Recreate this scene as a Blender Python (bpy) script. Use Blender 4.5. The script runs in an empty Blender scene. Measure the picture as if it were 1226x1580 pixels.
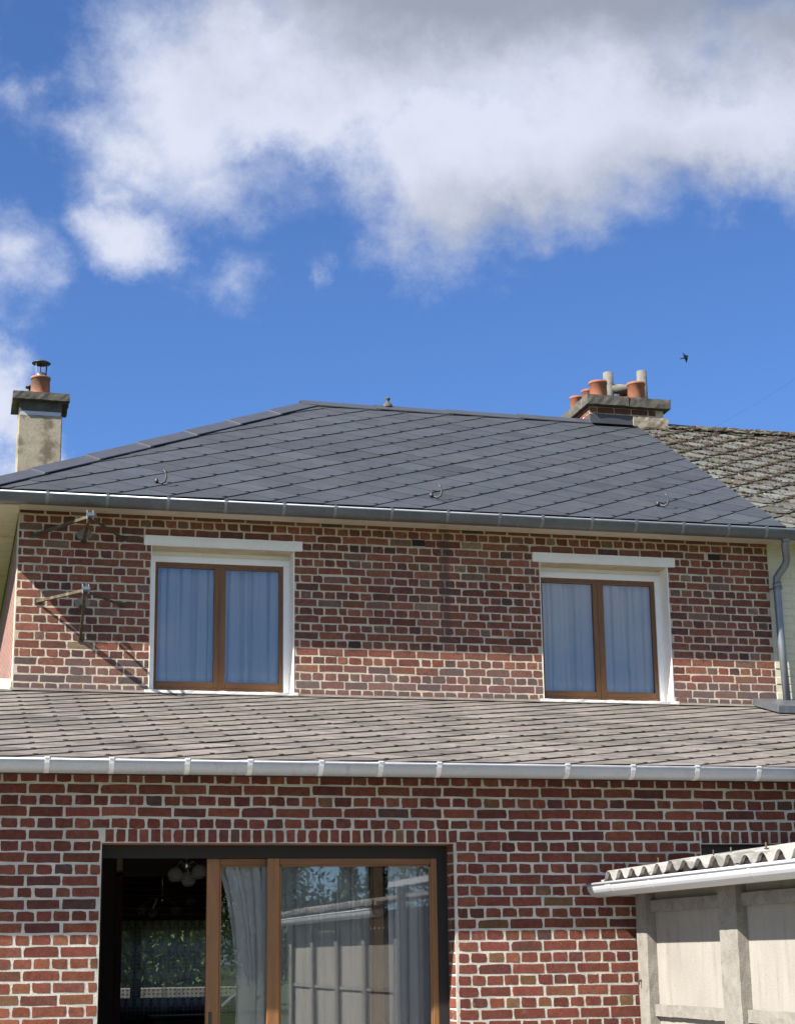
import bpy, math, random
import numpy as np
from mathutils import Matrix, Vector
random.seed(7); rng = np.random.default_rng(7)
sc = bpy.context.scene
col = sc.collection
rad = math.radians

# ------------------------------------------------------------------ camera
F_PX, YAW, PITCH, ROLL = 2724.07, 0.25065208, 0.2463791, 0.01355545     # fitted to the photograph (1226 px wide)
EYE = 1.70
_f = np.array([math.sin(YAW)*math.cos(PITCH), math.cos(YAW)*math.cos(PITCH), math.sin(PITCH)])
_r = np.array([math.cos(YAW), -math.sin(YAW), 0.0]); _d = -np.cross(_r, _f)
RGT = _r*math.cos(ROLL) + _d*math.sin(ROLL); DWN = -_r*math.sin(ROLL) + _d*math.cos(ROLL); FWD = _f
cam_data = bpy.data.cameras.new('camera'); cam = bpy.data.objects.new('camera', cam_data); col.objects.link(cam)
m = Matrix.Identity(4)
for i in range(3):
    m[i][0] = RGT[i]; m[i][1] = -DWN[i]; m[i][2] = -FWD[i]
m[2][3] = EYE
cam.matrix_world = m
cam_data.sensor_fit = 'HORIZONTAL'; cam_data.sensor_width = 36.0; cam_data.lens = F_PX/1226*36
cam_data.clip_start = 0.05; cam_data.clip_end = 5000
sc.camera = cam

def pdir(px, py):
    return RGT*(px-613)/F_PX + DWN*(py-790)/F_PX + FWD
def at(px, py, Y):                       # pixel -> point on the plane Y = const
    d = pdir(px, py); q = d*Y/d[1]; q[2] += EYE; return q
def atX(px, py, X):                      # pixel -> point on the plane X = const
    d = pdir(px, py); q = d*X/d[0]; q[2] += EYE; return q
def to_px(P):
    P = np.asarray(P, float) - np.array([0, 0, EYE])
    z = P@FWD; return np.stack([613+F_PX*(P@RGT)/z, 790+F_PX*(P@DWN)/z], -1)

# ------------------------------------------------------------------ light: sun, sky with clouds, exposure
SUN_TRAVEL = Vector((1.03, 0.364, -1.0)).normalized()
sun_d = bpy.data.lights.new('sun', 'SUN'); sun = bpy.data.objects.new('sun', sun_d); col.objects.link(sun)
sun_d.energy = 5.0; sun_d.angle = rad(0.53); sun_d.color = (1.0, 0.95, 0.87)
sun.rotation_euler = SUN_TRAVEL.to_track_quat('-Z', 'Y').to_euler(); sun.location = (-20, -8, 25)
SUN_EL = math.asin(-SUN_TRAVEL.z); SUN_AZ = math.atan2(-SUN_TRAVEL.x, -SUN_TRAVEL.y)

world = bpy.data.worlds.new('World'); sc.world = world; world.use_nodes = True
nt = world.node_tree; nt.nodes.clear()
def N(t, **kw):
    n = nt.nodes.new(t)
    for k, v in kw.items(): setattr(n, k, v)
    return n
def _set(sock, v):
    if isinstance(v, bpy.types.NodeSocket): nt.links.new(v, sock)
    else: sock.default_value = v
def M(op, a, b=None, c=None, clamp=False):
    n = N('ShaderNodeMath', operation=op, use_clamp=clamp); _set(n.inputs[0], a)
    if b is not None: _set(n.inputs[1], b)
    if c is not None: _set(n.inputs[2], c)
    return n.outputs[0]
def smooth(x, lo, hi):
    n = N('ShaderNodeMapRange', interpolation_type='SMOOTHSTEP'); _set(n.inputs[0], x)
    n.inputs[1].default_value = lo; n.inputs[2].default_value = hi; return n.outputs[0]
sky = N('ShaderNodeTexSky', sky_type='NISHITA', sun_disc=False)
sky.sun_elevation = SUN_EL; sky.sun_rotation = SUN_AZ
sky.altitude = 1200; sky.air_density = 1.0; sky.dust_density = 0.3; sky.ozone_density = 3.0
hs = N('ShaderNodeMix', data_type='RGBA', blend_type='MULTIPLY'); hs.inputs[0].default_value = 1.0; hs.inputs[7].default_value = (.53, .72, 1.0, 1); nt.links.new(sky.outputs[0], hs.inputs[6])
tc = N('ShaderNodeTexCoord'); sep = N('ShaderNodeSeparateXYZ'); nt.links.new(tc.outputs['Generated'], sep.inputs[0])
gx, gy, gz = sep.outputs
def noise(scale, detail, rough=0.55, off=(0, 0, 0), stretch=(1, 1, 1)):
    mp = N('ShaderNodeMapping'); nt.links.new(tc.outputs['Generated'], mp.inputs[0])
    mp.inputs['Location'].default_value = off; mp.inputs['Scale'].default_value = stretch
    n = N('ShaderNodeTexNoise'); nt.links.new(mp.outputs[0], n.inputs['Vector'])
    n.inputs['Scale'].default_value = scale; n.inputs['Detail'].default_value = detail; n.inputs['Roughness'].default_value = rough
    return n
DEG = 180/math.pi
az = M('MULTIPLY', M('ARCTAN2', gx, gy), DEG); el = M('MULTIPLY', M('ARCSINE', gz), DEG)
w1 = noise(9, 3, 0.5); w2 = noise(30, 10, 0.66, (3, 1, 2))
s1 = N('ShaderNodeSeparateColor'); nt.links.new(w1.outputs['Color'], s1.inputs[0])
s2 = N('ShaderNodeSeparateColor'); nt.links.new(w2.outputs['Color'], s2.inputs[0])
azw = M('ADD', az, M('ADD', M('MULTIPLY', M('SUBTRACT', s1.outputs[0], .5), 7.0), M('MULTIPLY', M('SUBTRACT', s2.outputs[0], .5), 3.6)))
elw = M('ADD', el, M('ADD', M('MULTIPLY', M('SUBTRACT', s1.outputs[1], .5), 5.0), M('MULTIPLY', M('SUBTRACT', s2.outputs[1], .5), 3.2)))
def azel(px, py):
    d = pdir(px, py); d = d/np.linalg.norm(d); return math.atan2(d[0], d[1])*DEG, math.asin(d[2])*DEG
def blob(px, py, rx, ry, amp=1.0, A=None, B=None):
    a, e = azel(px, py); ra = rx/47.5*1.05; re = ry/47.5
    u = M('DIVIDE', M('SUBTRACT', A or azw, a), ra); v = M('DIVIDE', M('SUBTRACT', B or elw, e), re)
    q = M('SQRT', M('ADD', M('MULTIPLY', u, u), M('MULTIPLY', v, v)))
    return M('MULTIPLY', M('SUBTRACT', 1.0, q), amp)
def union(bs):
    o = bs[0]
    for b in bs[1:]: o = M('SMOOTH_MAX', o, b, 0.12)
    return o
D = union([blob(*b) for b in [
    (760, 10, 700, 330, 1.25), (300, 110, 260, 240, 1.0), (690, 250, 230, 200, 1.2), (470, 130, 240, 150, 1.1), (970, 190, 330, 210, 1.2), (850, 255, 330, 165, 1.15), (1120, 205, 300, 135, 1.1), (200, 205, 185, 115, .74), (590, 150, 160, 170, 1.0), (1230, 100, 260, 220, 1.1),
    (188, 362, 125, 98, .86), (165, 285, 105, 70, .58), (340, 265, 190, 115, .58), (0, 425, 110, 105, .58), (25, 140, 75, 60, .40),
    (-5, 600, 120, 112, 1.0), (70, 705, 95, 75, .9), (500, 428, 34, 62, .36), (330, 440, 110, 60, .34), (-400, 250, 330, 200, .9), (1750, 330, 380, 190, .9)]])
fbm = noise(26, 12, 0.64, (5, 2, 1), (1, 1, 1.3))
D = M('ADD', D, M('MULTIPLY', M('SUBTRACT', fbm.outputs[0], .5), .62))
# unseen rest of the sky: broken cumulus, cover raised to lift the ambient light
gen = noise(2.6, 9, 0.55, (1.3, 4.2, .6), (1, 1, 1.6))
fr_a, fr_e = azel(613, 420)
u = M('DIVIDE', M('SUBTRACT', az, fr_a), 30.0); v = M('DIVIDE', M('SUBTRACT', el, fr_e), 26.0)
infr = smooth(M('SQRT', M('ADD', M('MULTIPLY', u, u), M('MULTIPLY', v, v))), .6, 1.1)
G = M('SUBTRACT', M('MULTIPLY', M('SUBTRACT', gen.outputs[0], .43), 4.2), M('MULTIPLY', M('SUBTRACT', 1.0, infr), 3.0))
D = M('MAXIMUM', D, G)
cover = M('MULTIPLY', smooth(D, 0.0, 0.80), M('MULTIPLY', smooth(el, -1.0, 4.0), .985))
thick = union([blob(860, -60, 780, 185, 1.25), blob(760, 350, 330, 85, .5), blob(1130, 290, 230, 70, .35), blob(1250, 20, 300, 120, .9)])
thick = M('ADD', thick, M('MULTIPLY', M('SUBTRACT', w1.outputs[0], .45), .9))
grey = smooth(thick, -0.30, 1.0)
cc = N('ShaderNodeMix', data_type='RGBA'); nt.links.new(grey, cc.inputs[0])
cc.inputs[6].default_value = (.315, .333, .39, 1); cc.inputs[7].default_value = (.143, .160, .198, 1)
bg1 = N('ShaderNodeBackground'); nt.links.new(hs.outputs[2], bg1.inputs[0]); bg1.inputs[1].default_value = 0.072
bg2 = N('ShaderNodeBackground'); nt.links.new(cc.outputs[2], bg2.inputs[0]); bg2.inputs[1].default_value = 1.0
mixb = N('ShaderNodeMixShader'); nt.links.new(cover, mixb.inputs[0]); nt.links.new(bg1.outputs[0], mixb.inputs[1]); nt.links.new(bg2.outputs[0], mixb.inputs[2])
wo = N('ShaderNodeOutputWorld'); nt.links.new(mixb.outputs[0], wo.inputs[0])

vs = sc.view_settings
vs.view_transform = 'Standard'; vs.look = 'None'; vs.exposure = 1.25; vs.gamma = 1.0; vs.use_curve_mapping = False
sc.cycles.max_bounces = 8; sc.cycles.transparent_max_bounces = 16
sc.cycles.caustics_reflective = False; sc.cycles.caustics_refractive = False

# ------------------------------------------------------------------ material helpers
def new_mat(name):
    global nt
    mt = bpy.data.materials.new(name); mt.use_nodes = True; nt = mt.node_tree; nt.nodes.clear()
    out = N('ShaderNodeOutputMaterial'); bs = N('ShaderNodeBsdfPrincipled'); nt.links.new(bs.outputs[0], out.inputs[0])
    return mt, bs, out
def pos():
    return N('ShaderNodeNewGeometry').outputs['Position']
def mnoise(scale, detail=4, rough=.55, vec=None, stretch=(1, 1, 1), off=(0, 0, 0)):
    mp = N('ShaderNodeMapping'); nt.links.new(vec or pos(), mp.inputs[0]); mp.inputs['Scale'].default_value = stretch; mp.inputs['Location'].default_value = off
    n = N('ShaderNodeTexNoise'); nt.links.new(mp.outputs[0], n.inputs['Vector'])
    n.inputs['Scale'].default_value = scale; n.inputs['Detail'].default_value = detail; n.inputs['Roughness'].default_value = rough
    return n.outputs[0]
def mixc(f, a, b, mode='MIX'):
    n = N('ShaderNodeMix', data_type='RGBA', blend_type=mode); _set(n.inputs[0], f)
    for s, v in ((n.inputs[6], a), (n.inputs[7], b)):
        if isinstance(v, bpy.types.NodeSocket): nt.links.new(v, s)
        else: s.default_value = (*v, 1) if len(v) == 3 else v
    return n.outputs[2]
def scale_c(c, f):                         # colour times a value socket
    n = N('ShaderNodeVectorMath', operation='SCALE'); _set(n.inputs[0], c); _set(n.inputs[3], f); return n.outputs[0]
def bump(bs, h, strength=.4, dist=.004):
    b = N('ShaderNodeBump'); b.inputs['Strength'].default_value = strength; b.inputs['Distance'].default_value = dist
    nt.links.new(h, b.inputs['Height']); nt.links.new(b.outputs[0], bs.inputs['Normal'])
def tint():                                # per-piece colour: object colour x colour attribute
    oi = N('ShaderNodeObjectInfo'); at_ = N('ShaderNodeAttribute', attribute_name='Col')
    return mixc(1.0, oi.outputs['Color'], at_.outputs['Color'], 'MULTIPLY')
MAT = {}
def simple(name, colr, rough=.6, var=.25, scale=6, metal=0, bumps=.0, bscale=60, stretch=(1, 1, 1), dirt=None, dirt_scale=3, dirt_lo=.5, dirt_hi=.7, spec=.5, grain=.0, gscale=70, pits=None, dstretch=(1, 1, 1)):
    mt, bs, out = new_mat(name)
    n = mnoise(scale, 6, .6, stretch=stretch)
    f = N('ShaderNodeMapRange'); nt.links.new(n, f.inputs[0]); f.inputs[1].default_value = .25; f.inputs[2].default_value = .75
    f.inputs[3].default_value = 1-var; f.inputs[4].default_value = 1+var
    c = scale_c((colr[0], colr[1], colr[2]), f.outputs[0])
    if dirt is not None:
        dn = smooth(mnoise(dirt_scale, 8, .65, off=(4, 7, 1), stretch=dstretch), dirt_lo, dirt_hi); c = mixc(dn, c, dirt)
    if grain:
        g_ = N('ShaderNodeMapRange'); nt.links.new(mnoise(gscale, 4, .7, off=(6, 6, 2)), g_.inputs[0]); g_.inputs[1].default_value = .3; g_.inputs[2].default_value = .7
        g_.inputs[3].default_value = 1-grain; g_.inputs[4].default_value = 1+grain; c = scale_c(c, g_.outputs[0])
    if pits:
        c = mixc(M('MULTIPLY', smooth(mnoise(38, 2, .5, off=(1, 8, 3)), .70, .76), .8), c, pits)
    nt.links.new(c, bs.inputs['Base Color']); bs.inputs['Roughness'].default_value = rough; bs.inputs['Metallic'].default_value = metal
    bs.inputs['Specular IOR Level'].default_value = spec
    if bumps: bump(bs, mnoise(bscale, 5, .6), bumps, .003)
    MAT[name] = mt; return mt

def brick_mat(name, mortar_c, smear, stain=False):
    mt, bs, out = new_mat(name)
    c = tint()
    f = N('ShaderNodeMapRange'); nt.links.new(mnoise(30, 6, .65), f.inputs[0]); f.inputs[1].default_value = .25; f.inputs[2].default_value = .75; f.inputs[3].default_value = .68; f.inputs[4].default_value = 1.32
    c = scale_c(c, f.outputs[0])
    g2 = N('ShaderNodeMapRange'); nt.links.new(mnoise(130, 3, .75, off=(3, 3, 8)), g2.inputs[0]); g2.inputs[1].default_value = .3; g2.inputs[2].default_value = .7; g2.inputs[3].default_value = .74; g2.inputs[4].default_value = 1.26
    c = scale_c(c, g2.outputs[0])
    c = mixc(smooth(mnoise(75, 4, .7, off=(2, 2, 2)), .62, .76), c, (.06, .035, .03))
    c = mixc(M('MULTIPLY', smooth(mnoise(14, 8, .72, off=(9, 1, 4)), .60, .78), smear), c, mortar_c)
    if stain:
        p = N('ShaderNodeSeparateXYZ'); nt.links.new(pos(), p.inputs[0])
        w = M('ADD', p.outputs[0], M('MULTIPLY', M('SUBTRACT', mnoise(7, 3), .5), .06))
        k = M('MULTIPLY', smooth(M('ABSOLUTE', M('SUBTRACT', w, 4.335)), .055, .03), smooth(p.outputs[2], 4.2, 4.6))
        c = mixc(M('MULTIPLY', k, .42), c, (.06, .052, .052))
        g = M('MULTIPLY', smooth(M('ADD', p.outputs[2], M('MULTIPLY', M('SUBTRACT', mnoise(2.2, 4), .5), .45)), 4.28, 4.02), .38)
        c = mixc(g, c, (.15, .125, .118))
    nt.links.new(c, bs.inputs['Base Color']); bs.inputs['Roughness'].default_value = .92; bs.inputs['Specular IOR Level'].default_value = .2
    bump(bs, mnoise(90, 6, .7), .7, .004)
    MAT[name] = mt
def mortar_mat(name, a, b, stain=False):
    mt, bs, out = new_mat(name)
    c = mixc(smooth(mnoise(5, 7, .65), .35, .65), a, b)
    c = mixc(M('MULTIPLY', smooth(mnoise(1.3, 6, .6, off=(3, 3, 3)), .52, .72), .5), c, (a[0]*.5, a[1]*.5, a[2]*.48))
    if stain:
        p = N('ShaderNodeSeparateXYZ'); nt.links.new(pos(), p.inputs[0])
        k = M('MULTIPLY', smooth(M('ABSOLUTE', M('SUBTRACT', p.outputs[0], 4.335)), .055, .03), smooth(p.outputs[2], 4.2, 4.6))
        c = mixc(M('MULTIPLY', k, .5), c, (.08, .07, .07))
    nt.links.new(c, bs.inputs['Base Color']); bs.inputs['Roughness'].default_value = .95; bs.inputs['Specular IOR Level'].default_value = .15
    bump(bs, mnoise(60, 6, .7), .8, .006)
    MAT[name] = mt
brick_mat('brick_upper', (.52, .47, .39), .55, True)
brick_mat('brick_lower', (.48, .46, .41), .30)
mortar_mat('mortar_upper', (.60, .52, .39), (.46, .40, .305), True)
mortar_mat('mortar_lower', (.56, .54, .455), (.42, .415, .36))

def slate_mat(name, colr, streak, lichen=None, lo=.62, hi=.72, rough=.55):
    mt, bs, out = new_mat(name)
    c = tint(); c = mixc(1.0, c, colr, 'MULTIPLY')
    f = N('ShaderNodeMapRange'); nt.links.new(mnoise(9, 8, .65), f.inputs[0]); f.inputs[1].default_value = .25; f.inputs[2].default_value = .75; f.inputs[3].default_value = 1-streak; f.inputs[4].default_value = 1+streak
    c = scale_c(c, f.outputs[0])
    c = mixc(M('MULTIPLY', smooth(mnoise(55, 3, .7, off=(1, 5, 2)), .68, .80), .35), c, (.35, .35, .33))
    if lichen:
        for (lc, sc_, lo_, hi_, am, off) in lichen:
            c = mixc(M('MULTIPLY', smooth(mnoise(sc_, 8, .7, off=off), lo_, hi_), am), c, lc)
    nt.links.new(c, bs.inputs['Base Color']); bs.inputs['Roughness'].default_value = rough; bs.inputs['Specular IOR Level'].default_value = .35
    bump(bs, mnoise(40, 7, .65), .35, .003)
    MAT[name] = mt
slate_mat('slate_dark', (.043, .0485, .056), .20, [((.073, .078, .085), 2.0, .45, .8, .45, (0, 3, 1))])
slate_mat('slate_old', (.150, .131, .114), .38, [((.070, .063, .059), 1.6, .52, .66, .6, (1, 2, 8)), ((.225, .203, .188), 7, .54, .72, .6, (3, 9, 2)), ((.15, .125, .06), 2.4, .66, .74, .55, (7, 1, 2)), ((.07, .06, .05), 30, .55, .68, .6, (0, 0, 5))], rough=.85)
slate_mat('slate_mossy', (.092, .096, .086), .4, [((.070, .050, .038), 3.2, .48, .60, .6, (2, 2, 3)), ((.36, .36, .32), 17, .60, .66, .9, (5, 5, 5)), ((.06, .04, .028), 14, .58, .66, .8, (8, 3, 1)), ((.18, .19, .15), 6, .5, .7, .5, (4, 4, 9))], rough=.95)

simple('white_paint', (.84, .81, .74), .55, .06, 5, bumps=.25, bscale=35, dirt=(.50, .46, .38), dirt_scale=5, dirt_lo=.62, dirt_hi=.85, grain=.05, gscale=40, dstretch=(2, 2, .6))
simple('pvc_white', (.87, .87, .86), .35, .03, 4)
simple('cream_board', (.55, .50, .40), .6, .10, 5, dirt=(.33, .29, .22), dirt_scale=4, dirt_lo=.5, dirt_hi=.8)
simple('cream_wall', (.66, .61, .45), .8, .08, 3, bumps=.4, bscale=40, dirt=(.45, .41, .32), dirt_scale=3, dirt_lo=.55, dirt_hi=.8, grain=.06)
simple('zinc_dark', (.115, .125, .135), .42, .22, 6, .35, stretch=(.4, 1, 1), dirt=(.22, .22, .21), dirt_scale=5, dirt_lo=.55, dirt_hi=.8, grain=.12, gscale=40, dstretch=(2, 1, 1))
simple('zinc_lip_highlight', (.46, .475, .50), .4, .18, 8, .25)  # pale bead: the sunlit highlight is put into its colour
simple('zinc_light', (.42, .44, .465), .38, .10, 4, .2, stretch=(.5, 1, 1), dirt=(.20, .19, .16), dirt_scale=6, dirt_lo=.58, dirt_hi=.85, grain=.05, gscale=40, dstretch=(3, 1, 1))
simple('zinc_pipe', (.20, .215, .24), .38, .16, 6, .5)
simple('steel', (.55, .55, .56), .28, .1, 8, .95)
simple('dark_steel', (.06, .06, .062), .5, .3, 12, .4)
simple('lead', (.052, .056, .064), .55, .2, 7, grain=.12)
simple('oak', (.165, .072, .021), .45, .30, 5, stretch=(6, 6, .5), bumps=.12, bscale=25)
simple('oak_horizontal', (.165, .072, .021), .45, .30, 5, stretch=(.5, 6, 6), bumps=.12, bscale=25)
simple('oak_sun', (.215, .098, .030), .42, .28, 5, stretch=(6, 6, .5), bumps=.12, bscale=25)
simple('black_frame', (.010, .0095, .009), .75, .2, 6)
simple('concrete', (.285, .262, .228), .9, .14, 5, bumps=.5, bscale=70, stretch=(1, 1, .45), dirt=(.185, .168, .14), dirt_scale=2.3, dirt_lo=.50, dirt_hi=.82, grain=.10, gscale=90, pits=(.12, .11, .09), dstretch=(3.5, 3.5, .5))
simple('concrete_post', (.225, .208, .178), .92, .2, 12, bumps=.6, bscale=90, dirt=(.11, .10, .083), dirt_scale=5, dirt_lo=.54, dirt_hi=.72, grain=.22, gscale=110, pits=(.06, .055, .045))
simple('fibre_cement', (.25, .24, .22), .92, .2, 9, bumps=.5, bscale=60, dirt=(.13, .125, .11), dirt_scale=4.5, dirt_lo=.48, dirt_hi=.60, grain=.2)
simple('pipe_cement', (.15, .145, .125), .92, .3, 14, bumps=.5, bscale=50, dirt=(.055, .055, .048), dirt_scale=7, dirt_lo=.5, dirt_hi=.66, grain=.25)
simple('pvc_gutter', (.50, .51, .53), .38, .05, 3, dirt=(.45, .44, .42), dirt_scale=6, dirt_lo=.55, dirt_hi=.85, grain=.03)
simple('render_stack', (.31, .268, .20), .95, .14, 9, bumps=.7, bscale=45, dirt=(.13, .105, .072), dirt_scale=3.4, dirt_lo=.48, dirt_hi=.66, grain=.15, pits=(.10, .075, .05))
simple('cap_stone', (.088, .080, .064), .95, .35, 12, bumps=.7, bscale=45, dirt=(.19, .18, .15), dirt_scale=9, dirt_lo=.56, dirt_hi=.7, grain=.3, gscale=60)
simple('terracotta', (.29, .105, .055), .85, .22, 7, bumps=.3, bscale=50, dirt=(.14, .07, .048), dirt_scale=5, dirt_lo=.5, dirt_hi=.75, grain=.12)
simple('terracotta_old', (.30, .115, .06), .9, .3, 9, bumps=.3, bscale=50, dirt=(.13, .10, .075), dirt_scale=6, dirt_lo=.46, dirt_hi=.65, grain=.2)
simple('moss', (.045, .030, .018), 1.0, .5, 25, bumps=.8, bscale=90, dirt=(.075, .07, .03), dirt_scale=3, dirt_lo=.5, dirt_hi=.7)
simple('rusty_bracket', (.07, .052, .026), .7, .4, 18, .2, dirt=(.16, .135, .075), dirt_scale=14, dirt_lo=.5, dirt_hi=.65)
simple('galvanised_highlight', (.72, .72, .70), .45, .2, 20, .2)  # bright highlights of the gutter brackets put into the colour
simple('plaster_patch', (.23, .195, .165), .95, .25, 14, bumps=.6)
simple('vent_dark', (.03, .024, .022), .9, .3, 30)
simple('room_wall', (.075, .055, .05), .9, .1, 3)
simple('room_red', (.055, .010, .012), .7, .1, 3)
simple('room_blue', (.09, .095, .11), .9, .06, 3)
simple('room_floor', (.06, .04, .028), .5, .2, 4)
simple('dark_wood', (.03, .022, .018), .4, .3, 6)
simple('grass', (.055, .085, .025), .95, .45, 2.5, bumps=.6, bscale=30, dirt=(.085, .10, .035), dirt_scale=.6)
simple('paving', (.32, .30, .27), .9, .15, 4, bumps=.3)
simple('bark', (.075, .055, .04), .95, .3, 9, bumps=.6, bscale=25)
simple('feather', (.012, .012, .016), .6, .2, 30)
simple('cable_black', (.03, .03, .032), .6, .1, 5)
simple('dark_roofing', (.035, .034, .034), .9, .2, 6)
simple('slate_cap', (.048, .052, .064), .5, .15, 8, grain=.12)
def leaf_mat(name, c1):
    mt, bs, out = new_mat(name)
    t = mixc(1.0, tint(), c1, 'MULTIPLY'); nt.links.new(t, bs.inputs['Base Color']); bs.inputs['Roughness'].default_value = .6
    tr = N('ShaderNodeBsdfTranslucent'); nt.links.new(t, tr.inputs[0]); mx = N('ShaderNodeMixShader'); mx.inputs[0].default_value = .3
    nt.links.new(bs.outputs[0], mx.inputs[1]); nt.links.new(tr.outputs[0], mx.inputs[2]); nt.links.new(mx.outputs[0], out.inputs[0]); MAT[name] = mt
leaf_mat('leaf', (.06, .105, .03)); leaf_mat('leaf_dark', (.03, .06, .022)); leaf_mat('leaf_bright', (.14, .19, .03))
# left side wall of the house: brickwork seen almost edge-on
mt, bs, out = new_mat('brick_grazing')
bt = N('ShaderNodeTexBrick'); mp = N('ShaderNodeMapping'); sx = N('ShaderNodeSeparateXYZ'); cx_ = N('ShaderNodeCombineXYZ')
nt.links.new(pos(), sx.inputs[0]); nt.links.new(sx.outputs[1], cx_.inputs[0]); nt.links.new(sx.outputs[2], cx_.inputs[1]); nt.links.new(cx_.outputs[0], bt.inputs['Vector'])
bt.inputs['Scale'].default_value = 1; bt.inputs['Brick Width'].default_value = .222; bt.inputs['Row Height'].default_value = .0736; bt.inputs['Mortar Size'].default_value = .006
bt.inputs['Color1'].default_value = (.25, .085, .06, 1); bt.inputs['Color2'].default_value = (.17, .06, .05, 1); bt.inputs['Mortar'].default_value = (.46, .41, .34, 1)
nt.links.new(bt.outputs[0], bs.inputs['Base Color']); bs.inputs['Roughness'].default_value = .95; bump(bs, bt.outputs[1], .6, -.006); MAT['brick_grazing'] = mt
# glazing
def glass_mat(name, k, tintc=(.93, .95, .95)):
    mt, bs, out = new_mat(name); nt.nodes.remove(bs)
    fr = N('ShaderNodeFresnel'); fr.inputs[0].default_value = 1.5
    fac = M('MULTIPLY', fr.outputs[0], k, clamp=True)
    g = N('ShaderNodeBsdfGlossy'); g.inputs['Roughness'].default_value = .004
    t = N('ShaderNodeBsdfTransparent'); t.inputs[0].default_value = (*tintc, 1)
    b = N('ShaderNodeBump'); b.inputs['Strength'].default_value = .02; b.inputs['Distance'].default_value = .012; nt.links.new(mnoise(1.6, 1, .4), b.inputs['Height']); nt.links.new(b.outputs[0], g.inputs['Normal'])
    mx = N('ShaderNodeMixShader'); nt.links.new(fac, mx.inputs[0]); nt.links.new(t.outputs[0], mx.inputs[1]); nt.links.new(g.outputs[0], mx.inputs[2]); nt.links.new(mx.outputs[0], out.inputs[0]); MAT[name] = mt
glass_mat('glass', 2.7, (.98, .985, .985)); glass_mat('glass_door', 2.4, (.98, .985, .985)); glass_mat('glass_plain', 1.5)
def voile_mat(name, c, trans):
    mt, bs, out = new_mat(name)
    bs.inputs['Base Color'].default_value = (*c, 1); bs.inputs['Roughness'].default_value = .9; bs.inputs['Specular IOR Level'].default_value = .1
    tl = N('ShaderNodeBsdfTranslucent'); tl.inputs[0].default_value = (*c, 1); a = N('ShaderNodeMixShader'); a.inputs[0].default_value = .25
    nt.links.new(bs.outputs[0], a.inputs[1]); nt.links.new(tl.outputs[0], a.inputs[2])
    tp = N('ShaderNodeBsdfTransparent'); b = N('ShaderNodeMixShader'); b.inputs[0].default_value = trans
    nt.links.new(a.outputs[0], b.inputs[1]); nt.links.new(tp.outputs[0], b.inputs[2]); nt.links.new(b.outputs[0], out.inputs[0]); MAT[name] = mt
voile_mat('voile', (.90, .91, .92), .32); voile_mat('voile_door', (.90, .90, .89), .05)
# lace: dense rows of flowers on an open net
mt, bs, out = new_mat('lace')
lt = N('ShaderNodeBsdfTranslucent'); lt.inputs[0].default_value = (.8, .8, .8, 1)
bs.inputs['Base Color'].default_value = (.75, .75, .75, 1); bs.inputs['Roughness'].default_value = .9
lm = N('ShaderNodeMixShader'); lm.inputs[0].default_value = .55; nt.links.new(bs.outputs[0], lm.inputs[1]); nt.links.new(lt.outputs[0], lm.inputs[2])
sx = N('ShaderNodeSeparateXYZ'); nt.links.new(pos(), sx.inputs[0])
def wv(s, per, off=0): return M('COSINE', M('MULTIPLY', M('ADD', s, off), 2*math.pi/per))
rows = smooth(M('ADD', wv(sx.outputs[2], .30, -.02), M('MULTIPLY', wv(sx.outputs[0], .095), .35)), .72, 1.0)
net = smooth(M('ADD', wv(sx.outputs[2], .045), wv(sx.outputs[0], .05)), .55, 1.1)
strip = smooth(mnoise(16, 2, .5, stretch=(1, 1, .02)), .50, .64)
den = M('MAXIMUM', M('MAXIMUM', rows, M('MULTIPLY', net, .8)), M('MULTIPLY', strip, .6), clamp=True)
den = M('ADD', M('MULTIPLY', den, .50), .47, clamp=True)
tp = N('ShaderNodeBsdfTransparent'); mx = N('ShaderNodeMixShader'); nt.links.new(den, mx.inputs[0]); nt.links.new(tp.outputs[0], mx.inputs[1]); nt.links.new(lm.outputs[0], mx.inputs[2]); nt.links.new(mx.outputs[0], out.inputs[0]); MAT['lace'] = mt
# blown-glass lamp shade
mt, bs, out = new_mat('shade_glass'); bs.inputs['Base Color'].default_value = (.75, .75, .72, 1); bs.inputs['Roughness'].default_value = .12
tp = N('ShaderNodeBsdfTransparent'); mx = N('ShaderNodeMixShader'); mx.inputs[0].default_value = .26; nt.links.new(tp.outputs[0], mx.inputs[1]); nt.links.new(bs.outputs[0], mx.inputs[2]); nt.links.new(mx.outputs[0], out.inputs[0]); MAT['shade_glass'] = mt

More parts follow.
